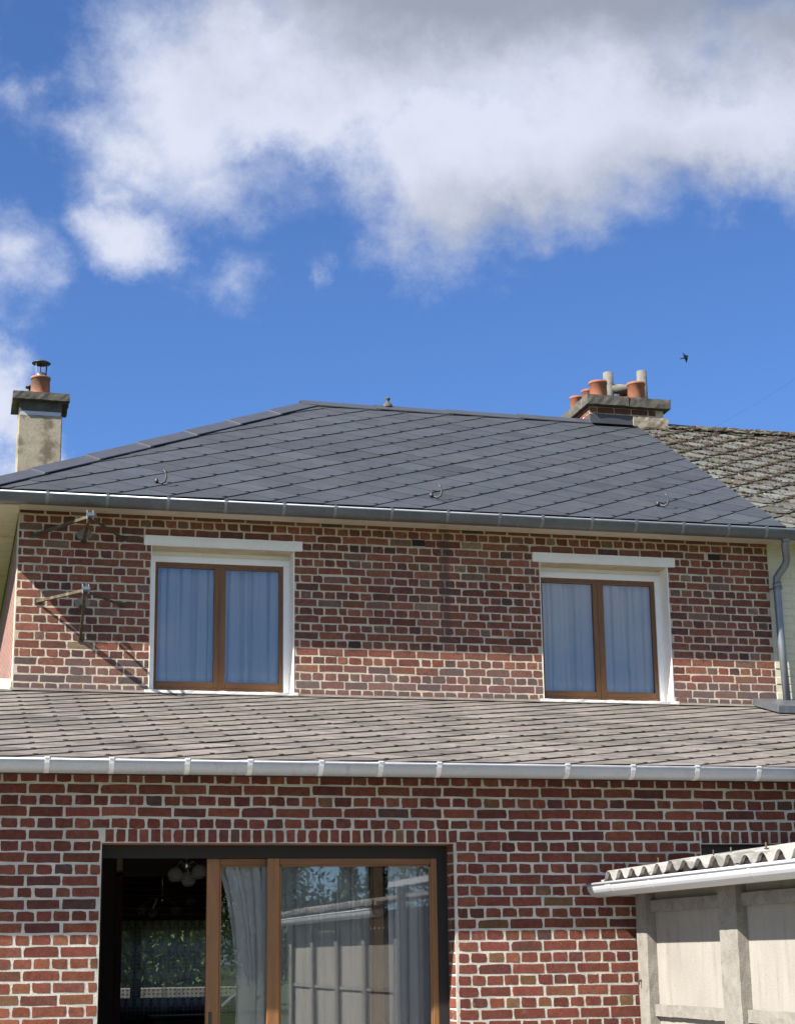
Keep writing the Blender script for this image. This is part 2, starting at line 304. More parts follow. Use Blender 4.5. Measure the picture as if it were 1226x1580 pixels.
# ------------------------------------------------------------------ geometry helpers
WL = {}                                         # world location of every object
class MB:
    def __init__(s): s.v = []; s.f = []; s.c = []
    def add(s, v, f, c=(1, 1, 1)):
        b = len(s.v); s.v += [tuple(map(float, p)) for p in v]; s.f += [tuple(i+b for i in q) for q in f]; s.c += [c]*len(v); return s
    def box(s, x0, x1, y0, y1, z0, z1, c=(1, 1, 1)):
        return s.add([(x0, y0, z0), (x1, y0, z0), (x1, y1, z0), (x0, y1, z0), (x0, y0, z1), (x1, y0, z1), (x1, y1, z1), (x0, y1, z1)],
                     [(3, 2, 1, 0), (4, 5, 6, 7), (0, 1, 5, 4), (1, 2, 6, 5), (2, 3, 7, 6), (3, 0, 4, 7)], c)
    def bev(s, x0, x1, y0, y1, z0, z1, b=.004, c=(1, 1, 1)):       # box with chamfered edges
        P = []
        for x, sx_ in ((x0, 1), (x1, -1)):
            for y, sy in ((y0, 1), (y1, -1)):
                for z, sz in ((z0, 1), (z1, -1)):
                    P += [(x, y+sy*b, z+sz*b), (x+sx_*b, y, z+sz*b), (x+sx_*b, y+sy*b, z)]
        I = lambda i, j, k, a: ((i*2+j)*2+k)*3+a
        F = []
        for i in (0, 1):
            F.append(tuple(I(i, j, k, 0) for j, k in ((0, 0), (0, 1), (1, 1), (1, 0))))
            F.append(tuple(I(j, i, k, 1) for j, k in ((0, 0), (0, 1), (1, 1), (1, 0))))
            F.append(tuple(I(j, k, i, 2) for j, k in ((0, 0), (0, 1), (1, 1), (1, 0))))
            for j in (0, 1):
                F.append((I(i, j, 0, 0), I(i, j, 1, 0), I(i, j, 1, 1), I(i, j, 0, 1)))
                F.append((I(i, 0, j, 0), I(i, 1, j, 0), I(i, 1, j, 2), I(i, 0, j, 2)))
                F.append((I(0, i, j, 1), I(1, i, j, 1), I(1, i, j, 2), I(0, i, j, 2)))
                for k in (0, 1): F.append((I(i, j, k, 0), I(i, j, k, 1), I(i, j, k, 2)))
        return s.add(P, F, c)
    def tube(s, pts, r, n=10, c=(1, 1, 1), caps=True):
        pts = [np.array(p, float) for p in pts]; rs = r if isinstance(r, (list, tuple)) else [r]*len(pts)
        V = []; up = None
        for i, p in enumerate(pts):
            t = pts[min(i+1, len(pts)-1)]-pts[max(i-1, 0)]; t = t/np.linalg.norm(t)
            if up is None: up = np.cross(t, (0, 0, 1) if abs(t[2]) < .9 else (1, 0, 0)); up /= np.linalg.norm(up)
            up = up-t*np.dot(up, t); up /= np.linalg.norm(up); w = np.cross(t, up)
            V += [p+rs[i]*(math.cos(2*math.pi*k/n)*up+math.sin(2*math.pi*k/n)*w) for k in range(n)]
        F = [(i*n+k, i*n+(k+1) % n, (i+1)*n+(k+1) % n, (i+1)*n+k) for i in range(len(pts)-1) for k in range(n)]
        if caps: F += [tuple(range(n))[::-1], tuple((len(pts)-1)*n+k for k in range(n))]
        return s.add(V, F, c)
    def lathe(s, cx, cy, prof, n=20, c=(1, 1, 1)):
        V = [(cx+r*math.cos(2*math.pi*k/n), cy+r*math.sin(2*math.pi*k/n), z) for r, z in prof for k in range(n)]
        F = [(i*n+k, i*n+(k+1) % n, (i+1)*n+(k+1) % n, (i+1)*n+k) for i in range(len(prof)-1) for k in range(n)]
        return s.add(V, F, c)
    def sweepx(s, prof, x0, x1, c=(1, 1, 1), closed=True, caps=True):    # (y, z) profile along X
        n = len(prof); V = [(x0, y, z) for y, z in prof]+[(x1, y, z) for y, z in prof]
        F = [(k, (k+1) % n, n+(k+1) % n, n+k) for k in range(n if closed else n-1)]
        if caps and closed: F += [tuple(range(n)), tuple(range(n, 2*n))[::-1]]
        return s.add(V, F, c)
    def mesh(s, name, shift=(0, 0, 0), smooth_=False):
        me = bpy.data.meshes.new(name); me.from_pydata([(a-shift[0], b-shift[1], c-shift[2]) for a, b, c in s.v], [], s.f)
        at_ = me.color_attributes.new('Col', 'FLOAT_COLOR', 'POINT')
        at_.data.foreach_set('color', np.array([(*c, 1) for c in s.c], np.float32).ravel())
        if smooth_: me.polygons.foreach_set('use_smooth', [True]*len(me.polygons))
        me.update(); return me
def link(o, parent=None, loc=(0, 0, 0)):
    col.objects.link(o); loc = np.array(loc, float); WL[o.name] = loc
    if parent is not None:
        o.parent = parent; o.location = loc-WL[parent.name]
    else: o.location = loc
    return o
def part(name, mb, mat, parent=None, smooth_=False, fix=False):
    v = np.array(mb.v); c = (v.min(0)+v.max(0))/2
    if parent is None: c[2] = v[:, 2].min()
    me = mb.mesh(name, c, smooth_); me.materials.append(MAT[mat])
    if fix:
        import bmesh
        b = bmesh.new(); b.from_mesh(me); bmesh.ops.recalc_face_normals(b, faces=b.faces); b.to_mesh(me); b.free()
    return link(bpy.data.objects.new(name, me), parent, c)
def inst(name, me, parent, loc, rot=(0, 0, 0), scale=(1, 1, 1), color=None):
    o = bpy.data.objects.new(name, me); link(o, parent, loc); o.rotation_euler = rot; o.scale = scale
    if color is not None: o.color = (*color, 1)
    return o
def tag(o, label=None, cat=None, group=None, kind=None):
    for k, v in (('label', label), ('category', cat), ('group', group), ('kind', kind)):
        if v: o[k] = v
    return o
def thing(name, loc, label, cat, group=None):
    o = bpy.data.objects.new(name, None); o.empty_display_size = .3; link(o, None, loc); return tag(o, label, cat, group)

def rough_part(name, x0, x1, y0, y1, z0, z1, mat, parent, amp=.006, cell=.06, seedn=1):
    R = np.random.default_rng(seedn); nx, ny, nz = (max(2, min(24, int(round((b-a)/cell)))) for a, b in ((x0, x1), (y0, y1), (z0, z1)))
    ids = {}; V = []; F = []
    def vid(i, j, k):
        if (i, j, k) not in ids:
            e = sum(q in (0, n) for q, n in ((i, nx), (j, ny), (k, nz))); p = np.array([x0+(x1-x0)*i/nx, y0+(y1-y0)*j/ny, z0+(z1-z0)*k/nz]); c = np.array([(x0+x1)/2, (y0+y1)/2, (z0+z1)/2])
            p = p+R.normal(0, amp*.5, 3)-np.sign(p-c)*(amp*.9*R.random() if e > 1 else 0)
            ids[i, j, k] = len(V); V.append(p)
        return ids[i, j, k]
    for a, b, n1, n2, n3 in ((0, 1, nx, ny, nz), (0, 2, nx, nz, ny), (1, 2, ny, nz, nx)):
        o = 3-a-b
        for side in (0, n3):
            for p in range(n1):
                for q in range(n2):
                    L = []
                    for dp, dq in ((0, 0), (1, 0), (1, 1), (0, 1)):
                        t = [0, 0, 0]; t[a] = p+dp; t[b] = q+dq; t[o] = side; L.append(vid(*t))
                    F.append(tuple(L))
    mb = MB(); mb.add(V, F); return part(name, mb, mat, parent, fix=True)

def holed_wall(x0, x1, z0, z1, y0, y1, holes):
    xs = sorted({x0, x1, *[v for h in holes for v in h[:2] if x0 < v < x1]}); zs = sorted({z0, z1, *[v for h in holes for v in h[2:] if z0 < v < z1]})
    inside = lambda x, z: any(h[0] < x < h[1] and h[2] < z < h[3] for h in holes)
    solid = [[not inside((xs[i]+xs[i+1])/2, (zs[j]+zs[j+1])/2) for j in range(len(zs)-1)] for i in range(len(xs)-1)]
    mb = MB(); S = lambda i, j: 0 <= i < len(xs)-1 and 0 <= j < len(zs)-1 and solid[i][j]
    for i in range(len(xs)-1):
        for j in range(len(zs)-1):
            if not S(i, j): continue
            a, b, c, d = xs[i], xs[i+1], zs[j], zs[j+1]
            mb.add([(a, y0, c), (b, y0, c), (b, y0, d), (a, y0, d)], [(0, 1, 2, 3)]); mb.add([(a, y1, c), (b, y1, c), (b, y1, d), (a, y1, d)], [(3, 2, 1, 0)])
            if not S(i-1, j): mb.add([(a, y0, c), (a, y1, c), (a, y1, d), (a, y0, d)], [(3, 2, 1, 0)])
            if not S(i+1, j): mb.add([(b, y0, c), (b, y1, c), (b, y1, d), (b, y0, d)], [(0, 1, 2, 3)])
            if not S(i, j-1): mb.add([(a, y0, c), (b, y0, c), (b, y1, c), (a, y1, c)], [(3, 2, 1, 0)])
            if not S(i, j+1): mb.add([(a, y0, d), (b, y0, d), (b, y1, d), (a, y1, d)], [(0, 1, 2, 3)])
    return mb

# ------------------------------------------------------------------ bricks
def brick_shape(w, h, seed, rough=.0035, proud=.0):
    r = np.random.default_rng(seed); hw, hh = w/2, h/2; k = .003
    base = [(-hw+k, -hh), (-hw*.35, -hh), (hw*.35, -hh), (hw-k, -hh), (hw, -hh*.1), (hw-k, hh), (hw*.35, hh), (-hw*.35, hh), (-hw+k, hh), (-hw, hh*.1)]
    o = np.array(base)+r.uniform(-rough, rough, (10, 2))
    if r.random() < .22:                        # a chipped corner
        i = r.choice([0, 3, 5, 8]); o[i] *= (1-r.uniform(.03, .08), 1-r.uniform(.10, .26))
    inn = o*np.array([1-.005/w, 1-.005/h]); n = 10; tl = r.uniform(-.0004, .0004, 2)
    V = [(x, .014, z) for x, z in o]+[(x, .0035, z) for x, z in o]+[(x, tl[0]*x/hw+tl[1]*z/hh, z) for x, z in inn]+[(0, -r.uniform(0, .0006), 0)]
    F = [(a*n+i, a*n+(i+1) % n, (a+1)*n+(i+1) % n, (a+1)*n+i) for a in (0, 1) for i in range(n)]+[(20+i, 20+(i+1) % n, 30) for i in range(n)]
    return V, F
def clip_iv(a, b, holes):
    out = [(a, b)]
    for h0, h1 in holes:
        nx = []
        for p, q in out:
            if h1 <= p or h0 >= q: nx.append((p, q)); continue
            if h0-p > .03: nx.append((p, h0))
            if q-h1 > .03: nx.append((h1, q))
        out = nx
    return out
def lay(wall, matname, Y, x0, x1, rows, module, joint, holes, palette, extra=(), limit=300, seedn=1, hgt=.0625, rough=.0035):
    """rows: (z, 'S'|'H', phase x of a joint); one object for each of the largest bricks in view, the rest joined."""
    R = np.random.default_rng(seedn); items = []
    for z, kind, ph in rows:
        st = module if kind == 'S' else module/2
        hs_ = [(h[0], h[1]) for h in holes if h[2] < z < h[3]]
        i = math.floor((x0-ph)/st)
        carry = 0.0
        while ph+i*st < x1:
            j0 = ph+i*st; a = j0+carry; carry = R.normal(0, .006); b = j0+st+carry; i += 1
            if kind == 'H' and R.random() < .035: b += st; i += 1; carry = 0
            for p, q in clip_iv(max(a, x0-joint/2), min(b, x1+joint/2), hs_):
                if q-p-joint > .025: items.append(((p+q)/2, z+R.normal(0, .0014), q-p-joint+R.normal(0, .002), hgt+R.normal(0, .0018), 0))
    items += list(extra)                        # (x, z, w, h, turn)
    P = np.array([(a, Y, b) for a, b, *_ in items]); px = to_px(P)
    area = np.array([w*h for _, _, w, h, _ in items])/((P-np.array([0, 0, EYE]))@FWD)**2
    ok = (px[:, 0] > 4) & (px[:, 0] < 1222) & (px[:, 1] > 4) & (px[:, 1] < 1576) & np.array([it[4] == 0 for it in items])
    order = np.argsort(np.where(ok, -area, 0)); own = set(order[:limit][ok[order[:limit]]].tolist())
    shapes = {}
    for key, (w, h) in {'S': (module-joint, hgt), 'H': (module/2-joint, hgt), 'V': (.060, .103)}.items():
        for s_ in range(9):
            V, Fc = brick_shape(w, h, 100*s_+len(key)+ord(key), rough)
            mb = MB(); mb.add(V, Fc); me = mb.mesh('brick'); me.materials.append(MAT[matname]); shapes[key, s_] = (np.array(V), Fc, me, w, h)
    rest = MB()
    for i, (x, z, w, h, turn) in enumerate(items):
        key = 'V' if h > w else ('S' if w > .16 else 'H'); V, Fc, me, w_, h_ = shapes[key, int(R.integers(9))]
        c = palette(x, z, R); dy = R.normal(0, .0004)
        if i in own: inst('brick', me, wall, (x, Y+dy, z), (0, R.normal(0, .004), 0), (w/w_, 1, h/h_), c)
        elif turn == 0: rest.add(V*np.array([w/w_, 1, h/h_])+np.array([x, Y+dy, z]), Fc, c)
        else:                                   # in a reveal facing -X: x carries the depth position, turn the X of the face
            U = V*np.array([w/w_, 1, h/h_]); rest.add(np.stack([U[:, 1]+turn, -U[:, 0]+x, U[:, 2]+z], 1), Fc, c)
    if rest.v: tag(part('brickwork', rest, matname, wall), kind='stuff')

YL, YU = 11.75, 15.212
CH = .0736
def pick(cols, w):
    w = np.array(w)/sum(w)
    def f(x, z, R):
        c = np.array(cols[R.choice(len(cols), p=w)]); return tuple(np.clip(c*R.normal(1, .10)*R.normal(1, .035, 3), .01, .9))
    return f
_l1 = pick([(.148, .047, .033), (.170, .056, .037), (.126, .041, .031), (.170, .066, .040), (.106, .041, .033), (.092, .050, .040), (.145, .078, .042)], [34, 25, 18, 8, 9, 3, 3])
def low_pal(x, z, R):
    c = _l1(x, z, R); return (c[0]*1.18, c[1]*1.22, c[2]*1.08) if x < 1.0 and z < 1.95+R.normal(0, .15) else c
_u1 = pick([(.188, .070, .046), (.222, .088, .054), (.160, .062, .044), (.128, .056, .043), (.092, .052, .045), (.23, .145, .095), (.165, .098, .072)], [32, 26, 20, 11, 3, 2, 6])
_u2 = pick([(.175, .080, .060), (.145, .082, .072), (.125, .080, .073), (.175, .066, .049), (.10, .058, .055)], [26, 24, 14, 26, 10])
def up_pal(x, z, R): return _u2(x, z, R) if z < 4.15 + R.normal(0, .06) else _u1(x, z, R)

# ------------------------------------------------------------------ ground
mb = MB(); mb.add([(-400, -400, 0), (400, -400, 0), (400, 400, 0), (-400, 400, 0)], [(0, 1, 2, 3)])
g = part('ground', mb, 'grass'); tag(g, 'rough green lawn the houses stand on', kind='structure')
mb = MB()
for i in range(16):
    for j in range(14):
        mb.bev(-5.4+i*.61, -5.4+i*.61+.595, 3.1+j*.61, 3.1+j*.61+.595, .0, .04, .004)
tag(part('terrace', mb, 'paving'), 'grey slab terrace in front of the sliding door, unseen and enlarged to bounce light', kind='structure')  # unseen paving, spread wide to bounce sunlight onto the walls

# ------------------------------------------------------------------ the house
XC0, XC1 = .505, 7.568; RT = .58; EY = 14.852; EZ = 5.594; RY = 18.46; RZ = EZ+RT*(RY-EY); HX = .09
BACK = 21.70
house = thing('brick_house', (4.0, 18.4, 0), 'red brick house upper storey under a dark slate hipped roof', 'house')
W1 = (1.657, 2.932); W2 = (5.250, 6.524); WZ = (3.950, 5.232)
holes_u = [(*W1, *WZ), (*W2, *WZ)]
wall_u = part('wall', holed_wall(XC0, XC1, 0.0, 5.60, YU+.0017, YU+.30, holes_u+[(.95, 3.6, -1, 2.42)]), 'mortar_upper', house)
zu = lambda k: at(1103, 1000, YU)[2]-k*CH
phS = at(440+240*.21207, 940+315*.21207, YU)[0]; MU = .2219
rows = [(zu(k), 'S' if k % 2 == 0 else 'H', phS+(0 if k % 4 == 0 else .01) if k % 2 == 0 else phS+MU*.25) for k in range(-15, 9)]
hh = [(W1[0], W1[1], WZ[0]-.03, WZ[1]+.02), (W2[0], W2[1], WZ[0]-.03, WZ[1]+.02), (1.592, 3.006, 5.235, 5.33), (5.184, 6.60, 5.235, 5.33), (4.03, 4.145, 5.33, 5.40), (6.95, 7.06, 5.32, 5.39)]
lay(wall_u, 'brick_upper', YU, XC0+.004, XC1-.004, rows, MU, .0100, hh, up_pal, seedn=3, hgt=.0628, rough=.0030)
for vx, vz in ((4.0875, 5.365), (7.005, 5.355)):
    mb = MB(); mb.box(vx-.055, vx+.055, YU+.0005, YU+.02, vz-.03, vz+.03)
    for k in range(4): mb.box(vx-.055+k*.0367-.005, vx-.055+k*.0367+.005, YU-.006, YU, vz-.03, vz+.03)
    mb.box(vx-.055, vx+.055, YU-.004, YU-.001, vz-.004, vz+.004)
    part('air_vent', mb, 'vent_dark', house)
# side and rear walls
mb = MB(); mb.box(XC0+.002, XC0+.30, YU+.31, BACK, 0, 5.6); part('wall', mb, 'brick_grazing', house)
RWX0, RWX1, RWZ0, RWZ1 = at(176, 1500, 21.45)[0], at(440, 1500, 21.45)[0], at(260, 1547, 21.45)[2], at(260, 1430, 21.45)[2]
part('wall', holed_wall(XC0, XC1, 0, 5.6, BACK-.25, BACK, [(RWX0, RWX1, RWZ0, RWZ1)]), 'brick_grazing', house)
mb = MB()
for (a, b, c, d) in ((RWX0, RWX0+.05, RWZ0, RWZ1), (RWX1-.05, RWX1, RWZ0, RWZ1), (at(203, 1500, 21.45)[0], at(219, 1500, 21.45)[0], RWZ0, RWZ1), (RWX0+.05, RWX1-.05, RWZ1-.05, RWZ1), (RWX0+.05, RWX1-.05, RWZ0, RWZ0+.05)):
    mb.box(a, b, BACK-.16, BACK-.10, c, d)
rw = part('window', mb, 'dark_wood', house)
mb = MB(); mb.box(RWX0+.02, RWX1-.02, BACK-.135, BACK-.13, RWZ0+.02, RWZ1-.02); part('pane', mb, 'glass_plain', rw)
# inside the house: floors and rooms
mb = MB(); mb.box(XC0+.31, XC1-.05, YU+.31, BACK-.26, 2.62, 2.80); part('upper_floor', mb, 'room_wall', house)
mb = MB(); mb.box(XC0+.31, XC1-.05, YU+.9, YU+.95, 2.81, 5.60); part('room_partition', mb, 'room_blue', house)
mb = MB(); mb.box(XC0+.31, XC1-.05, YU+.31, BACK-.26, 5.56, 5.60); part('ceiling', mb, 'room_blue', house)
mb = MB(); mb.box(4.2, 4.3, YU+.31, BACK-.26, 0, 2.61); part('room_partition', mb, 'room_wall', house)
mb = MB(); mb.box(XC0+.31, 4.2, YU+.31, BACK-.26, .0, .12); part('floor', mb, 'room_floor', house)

# soffit and fascia under the front eave, and along the left side
mb = MB(); mb.box(-.02, XC1+1.9, 14.945, YU+.004, 5.506, 5.526); mb.box(-.02, XC1+1.9, 14.925, 14.944, 5.492, 5.60); part('soffit', mb, 'cream_board', house)
mb = MB(); mb.box(.165, XC1+1.9, 14.985, 15.16, 5.497, 5.5055)
part('soffit_board', mb, 'cream_board', house)
for i in range(22):                                # panelled side soffit
    y0 = YU-.26+i*.30; mb = MB(); mb.bev(.155, XC0-.002, y0+.002, y0+.292, 5.478, 5.492, .004); part('soffit_board', mb, 'cream_board', house)
mb = MB(); mb.box(.135, .154, 14.95, BACK+.3, 5.47, 5.60); part('fascia', mb, 'cream_board', house)
mb = MB()
mb.add([(XC0-.012, YU+.002, 3.93), (XC0-.012, YU+.75, 3.93), (XC0-.012, YU+.75, 4.10), (XC0-.012, YU+.002, 4.02)], [(0, 1, 2, 3)])
mb = MB(); p0 = at(19, 1067, YU-.02)
mb.bev(XC0-.20, XC0-.004, YU+.05, YU+1.6, 3.93, 4.03, .01); part('side_flashing', mb, 'white_paint', house)

# windows of the upper storey
def upper_window(X0, X1):
    yf = YU+.19                                       # plane of the frame
    zt, zb = WZ[1]-.0005, WZ[0]+.006
    gx0, gx1 = X0+.058, X1-.062; top = zt-.098        # inside of the white shutter guides and box
    mb = MB(); d = .055
    bot = zb+.112; mid = (gx0+gx1)/2+.004
    mb.box(gx0, gx1, yf+.008, yf+.06, top-.030, top); mb.box(gx0, gx1, yf+.004, yf+.06, zb, zb+.055)
    mb.box(gx0, gx0+.016, yf+.008, yf+.06, zb+.055, top-.03); mb.box(gx1-.024, gx1, yf+.008, yf+.06, zb+.055, top-.03)
    w = part('window', mb, 'oak', house)
    for a, b, l in ((gx0+.017, mid-.001, 1), (mid+.001, gx1-.025, 0)):
        mb = MB(); sl, sr = (.010, .052) if l else (.050, .012)
        z0, z1 = zb+.056, top-.031
        mb.bev(a, a+sl, yf+.002, yf+.05, z0, z1, .003); mb.bev(b-sr, b, yf+.002, yf+.05, z0, z1, .003)
        part('sash', mb, 'oak', w)
        for za_, zb_ in ((z0, z0+.052), (z1-.014, z1)): mb = MB(); mb.bev(a+sl, b-sr, yf+.003, yf+.05, za_, zb_, .003); part('sash_rail', mb, 'oak_horizontal', w)
        mb = MB(); mb.box(a+sl-.004, b-sr+.004, yf+.024, yf+.029, z0+.048, z1-.010); part('pane', mb, 'glass', w)
    mb = MB(); mb.bev(mid-.009, mid+.009, yf-.006, yf+.003, zb+.02, top-.02, .003); part('cover_strip', mb, 'oak', w)
    mb = MB(); mb.bev(X0+.004, gx0, yf-.012, yf+.06, zb, top-.001, .003); part('shutter_guide', mb, 'pvc_white', w)
    mb = MB(); mb.bev(gx1, X1-.008, yf-.012, yf+.06, zb, top-.001, .003); part('shutter_guide', mb, 'pvc_white', w)
    mb = MB(); mb.bev(X0+.004, X1-.008, yf-.016, yf+.07, top, top+.056, .003); part('shutter_box', mb, 'pvc_white', w)
    mb = MB(); mb.bev(X0+.004, X1-.008, yf-.008, yf+.07, top+.057, zt, .003); part('shutter_cover', mb, 'white_paint', w)
    rough_part('lintel', X0-.066, X1+.074, YU-.012, YU+.20, WZ[1]+.004, WZ[1]+.095, 'white_paint', w, .0016, .08, 11)
    rough_part('sill', X0-.040, X1+.034, YU-.045, YU+.19, WZ[0]-.046, WZ[0]+.003, 'white_paint', w, .0028, .05, 12)
    for xa, xb in ((X0-.002, X0+.0035), (X1-.0075, X1+.0015)):
        mb = MB(); mb.box(xa, xb, YU-.002, YU+.24, WZ[0]+.004, WZ[1]); part('reveal', mb, 'white_paint', w)
    mb = MB(); mb.box(X0-.02, X1+.02, YU-.03, YU+.01, WZ[0]-.075, WZ[0]-.047); part('lead_apron', mb, 'lead', w)
    for hx in (gx0+.03, (gx0+gx1)/2, gx1-.06):
        mb = MB(); mb.bev(hx-.012, hx+.012, yf-.002, yf+.004, zb+.012, zb+.022, .002); part('drain_cap', mb, 'dark_wood', w)
    return gx0, mid, gx1, zb, top, yf
def curtain(name, mat, xa, xb, z0, z1, y, folds, amp, label, seedn, pinch=0, cat='curtain', group=None):
    R = np.random.default_rng(seedn); n = 150; mz = 10; mb = MB(); V = []; W_ = xb-xa
    k = max(2, int(round(folds))); cen = (np.arange(k)+.5+R.uniform(-.3, .3, k))/k; wd = R.uniform(.35, .75, k)/k*.5; ov = R.uniform(.7, 1.9, k)*amp; lean = R.normal(0, .012, k); ph = R.uniform(0, 6, 3)
    for j in range(mz+1):
        t = j/mz
        for i in range(n+1):
            s = i/n; dx = dy = 0.0
            for c, w, o, l in zip(cen, wd, ov, lean):      # a pleat doubles the cloth back on itself
                q = (s-c)/w
                if abs(q) < 1:
                    dx += -o*1.9*math.sin(math.pi*q)*(1-.25*t); dy += -o*.8*(1+math.cos(math.pi*q))
                dx += l*W_*math.sin(2.5*t)*math.exp(-(q*.5)**2)
            x = xa+W_*s+dx
            if pinch: x += pinch*math.sin(math.pi*(1-t)**.8)*(1-s)*W_
            V.append((x, y+dy+.25*amp*(math.sin(6.283*2.3*s+ph[0])+math.sin(6.283*5.1*s+ph[1]+t)), z0+(z1-z0)*t))
    F = [(j*(n+1)+i, j*(n+1)+i+1, (j+1)*(n+1)+i+1, (j+1)*(n+1)+i) for j in range(mz) for i in range(n)]
    mb.add(V, F); return tag(part(name, mb, mat, None, True), label, cat, group)
cnt = 10
for X0, X1, side in ((*W1, 'left'), (*W2, 'right')):
    g0, mid, g1, zb, top, yf = upper_window(X0, X1)
    for a, b, l in ((g0-.02, mid-.01, 'left'), (mid+.01, g1+.03, 'right')):
        cnt += 1
        curtain('net_curtain', 'voile', a, b, zb+.02, top+.02, yf+.115, 8, .019, f'pale net curtain behind the {l} pane of the {side} upper window', cnt, group='net curtains of the upper windows')

# upper roof: base, tiles one by one, hip and ridge caps
TH = math.atan(RT); CT, ST = math.cos(TH), math.sin(TH)
def roof_pt(u, v, n, y0, z0, th): return (u, y0+v*math.cos(th)-n*math.sin(th), z0+v*math.sin(th)+n*math.cos(th))
VR = (RY-EY)/CT
mb = MB()
lowe = .03
mb.add([(HX, EY, EZ-lowe), (XC1+.03, EY, EZ-lowe), (XC1+.03, RY, RZ-lowe), (HX+RY-EY, RY, RZ-lowe), (HX, 2*RY-EY, EZ-lowe), (XC1+.03, 2*RY-EY, EZ-lowe)], [(0, 1, 2, 3), (3, 4, 0), (2, 5, 4, 3)])
roof_u = part('roof', mb, 'dark_roofing', house)
def clip_poly(P, Q):
    out = list(P)
    for i in range(len(Q)):
        a, b = np.array(Q[i]), np.array(Q[(i+1) % len(Q)]); e = b-a; nrm = np.array([-e[1], e[0]]); inp = out; out = []
        for k in range(len(inp)):
            p, q = np.array(inp[k]), np.array(inp[(k+1) % len(inp)]); dp, dq = np.dot(p-a, nrm), np.dot(q-a, nrm)
            if dp >= -1e-9: out.append(tuple(p))
            if (dp >= -1e-9) != (dq >= -1e-9): t = dp/(dp-dq); out.append(tuple(p+t*(q-p)))
        if len(out) < 3: return []
    return out
def tiles(roof, name, mat, y0, z0, th, region, w, h, u0, v0, step, thick, palette, limit=300, jit=.003, seedn=5, ctr=.10, tw=.0):
    """diamond tiles laid in the (u, v) plane of a roof; region is a convex counter-clockwise outline"""
    R = np.random.default_rng(seedn); reg = np.array(region); umin, umax, vmin, vmax = reg[:, 0].min(), reg[:, 0].max(), reg[:, 1].min(), reg[:, 1].max()
    ct = ctr*h; hw_ = ctr*w*.6
    D_ = [(-ct*w/h, -h/2+ct), (ct*w/h, -h/2+ct), (w/2+.006, .004), (.03, h/2+.045), (-.03, h/2+.045), (-w/2-.006, .004)]
    zt = lambda u, v: step*2*(.5-v/h)+tw*u/w
    def tile_mb(poly, cu, cv, hook=False):
        n = len(poly); mb = MB(); V = [(a, b, zt(a, b)) for a, b in poly]+[(a, b, zt(a, b)-thick) for a, b in poly]
        mb.add(V, [tuple(range(n)), tuple(range(2*n-1, n-1, -1))]+[(i+n, (i+1) % n+n, (i+1) % n, i) for i in range(n)])
        if hook: v_ = -h/2+ct; q = zt(0, v_); mb.box(-hw_, hw_, v_-.012, v_+.006, q-thick-.002, q+.003, (.22, .20, .19))  # hook box, coloured dark to hold the notch shadow too
        return mb
    variants = []
    for k in range(5):
        J = [(a+R.normal(0, jit*.4), b+R.normal(0, jit*.4)) for a, b in D_]; me = tile_mb(J, 0, 0, True).mesh(name); me.materials.append(MAT[mat]); variants.append(me)
    items = []
    j = math.floor((vmin-v0)/(h/2))-1
    while v0+j*h/2 < vmax+h:
        i0 = math.floor((umin-u0)/w)-1
        for i in range(i0, int((umax-u0)/w)+2):
            cu, cv = u0+i*w+(w/2 if j % 2 else 0), v0+j*h/2
            P = [(a+cu, b+cv) for a, b in D_]; C = clip_poly(P, region)
            if len(C) < 3: continue
            ar = .5*abs(sum(C[k][0]*C[(k+1) % len(C)][1]-C[(k+1) % len(C)][0]*C[k][1] for k in range(len(C))))
            if ar < .0015: continue
            full = all(np.dot(np.array(p)-np.array(region[k]), np.array([-(region[(k+1) % len(region)][1]-region[k][1]), region[(k+1) % len(region)][0]-region[k][0]])) >= -1e-9 for p in P for k in range(len(region)))
            items.append((cu, cv, C, full, ar))
        j += 1
    pts = np.array([roof_pt(c[0], c[1], 0, y0, z0, th) for c in items]); px = to_px(pts); dep = (pts-np.array([0, 0, EYE]))@FWD
    ok = (px[:, 0] > -20) & (px[:, 0] < 1246); sc_ = np.where(ok, np.array([c[4] for c in items])/dep**2, 0); order = np.argsort(-sc_); own = set(o for o in order[:limit].tolist() if sc_[o] > 0)
    rest = MB()
    for q, (cu, cv, C, full, ar) in enumerate(items):
        c = palette(cu, cv, R); lift = abs(R.normal(0, .0012))
        if full and q in own:
            inst(name, variants[int(R.integers(5))], roof, roof_pt(cu, cv+R.normal(0, jit*.35), lift, y0, z0, th), (th+R.normal(0, .0012), R.normal(0, .0015), R.normal(0, .006)), (1, 1, 1), c)
        else:
            mb = tile_mb([(a-cu, b-cv) for a, b in C], cu, cv)
            if q in own:
                me = mb.mesh(name); me.materials.append(MAT[mat]); inst(name, me, roof, roof_pt(cu, cv, lift, y0, z0, th), (th, 0, 0), (1, 1, 1), c)
            else: rest.add([roof_pt(a+cu, b+cv, n+lift, y0, z0, th) for a, b, n in mb.v], mb.f, c)
    if rest.v: tag(part(name, rest, mat, roof), kind='stuff')
def grey_pal(s): return lambda u, v, R: (lambda k: (k*R.normal(1, .015), k, k*R.normal(1, .02)))(float(np.clip(R.normal(1, s), .6, 1.5)))
TW, THt = .4535, .373
uv = np.array([(3.389, (15.565-EY)/CT)])
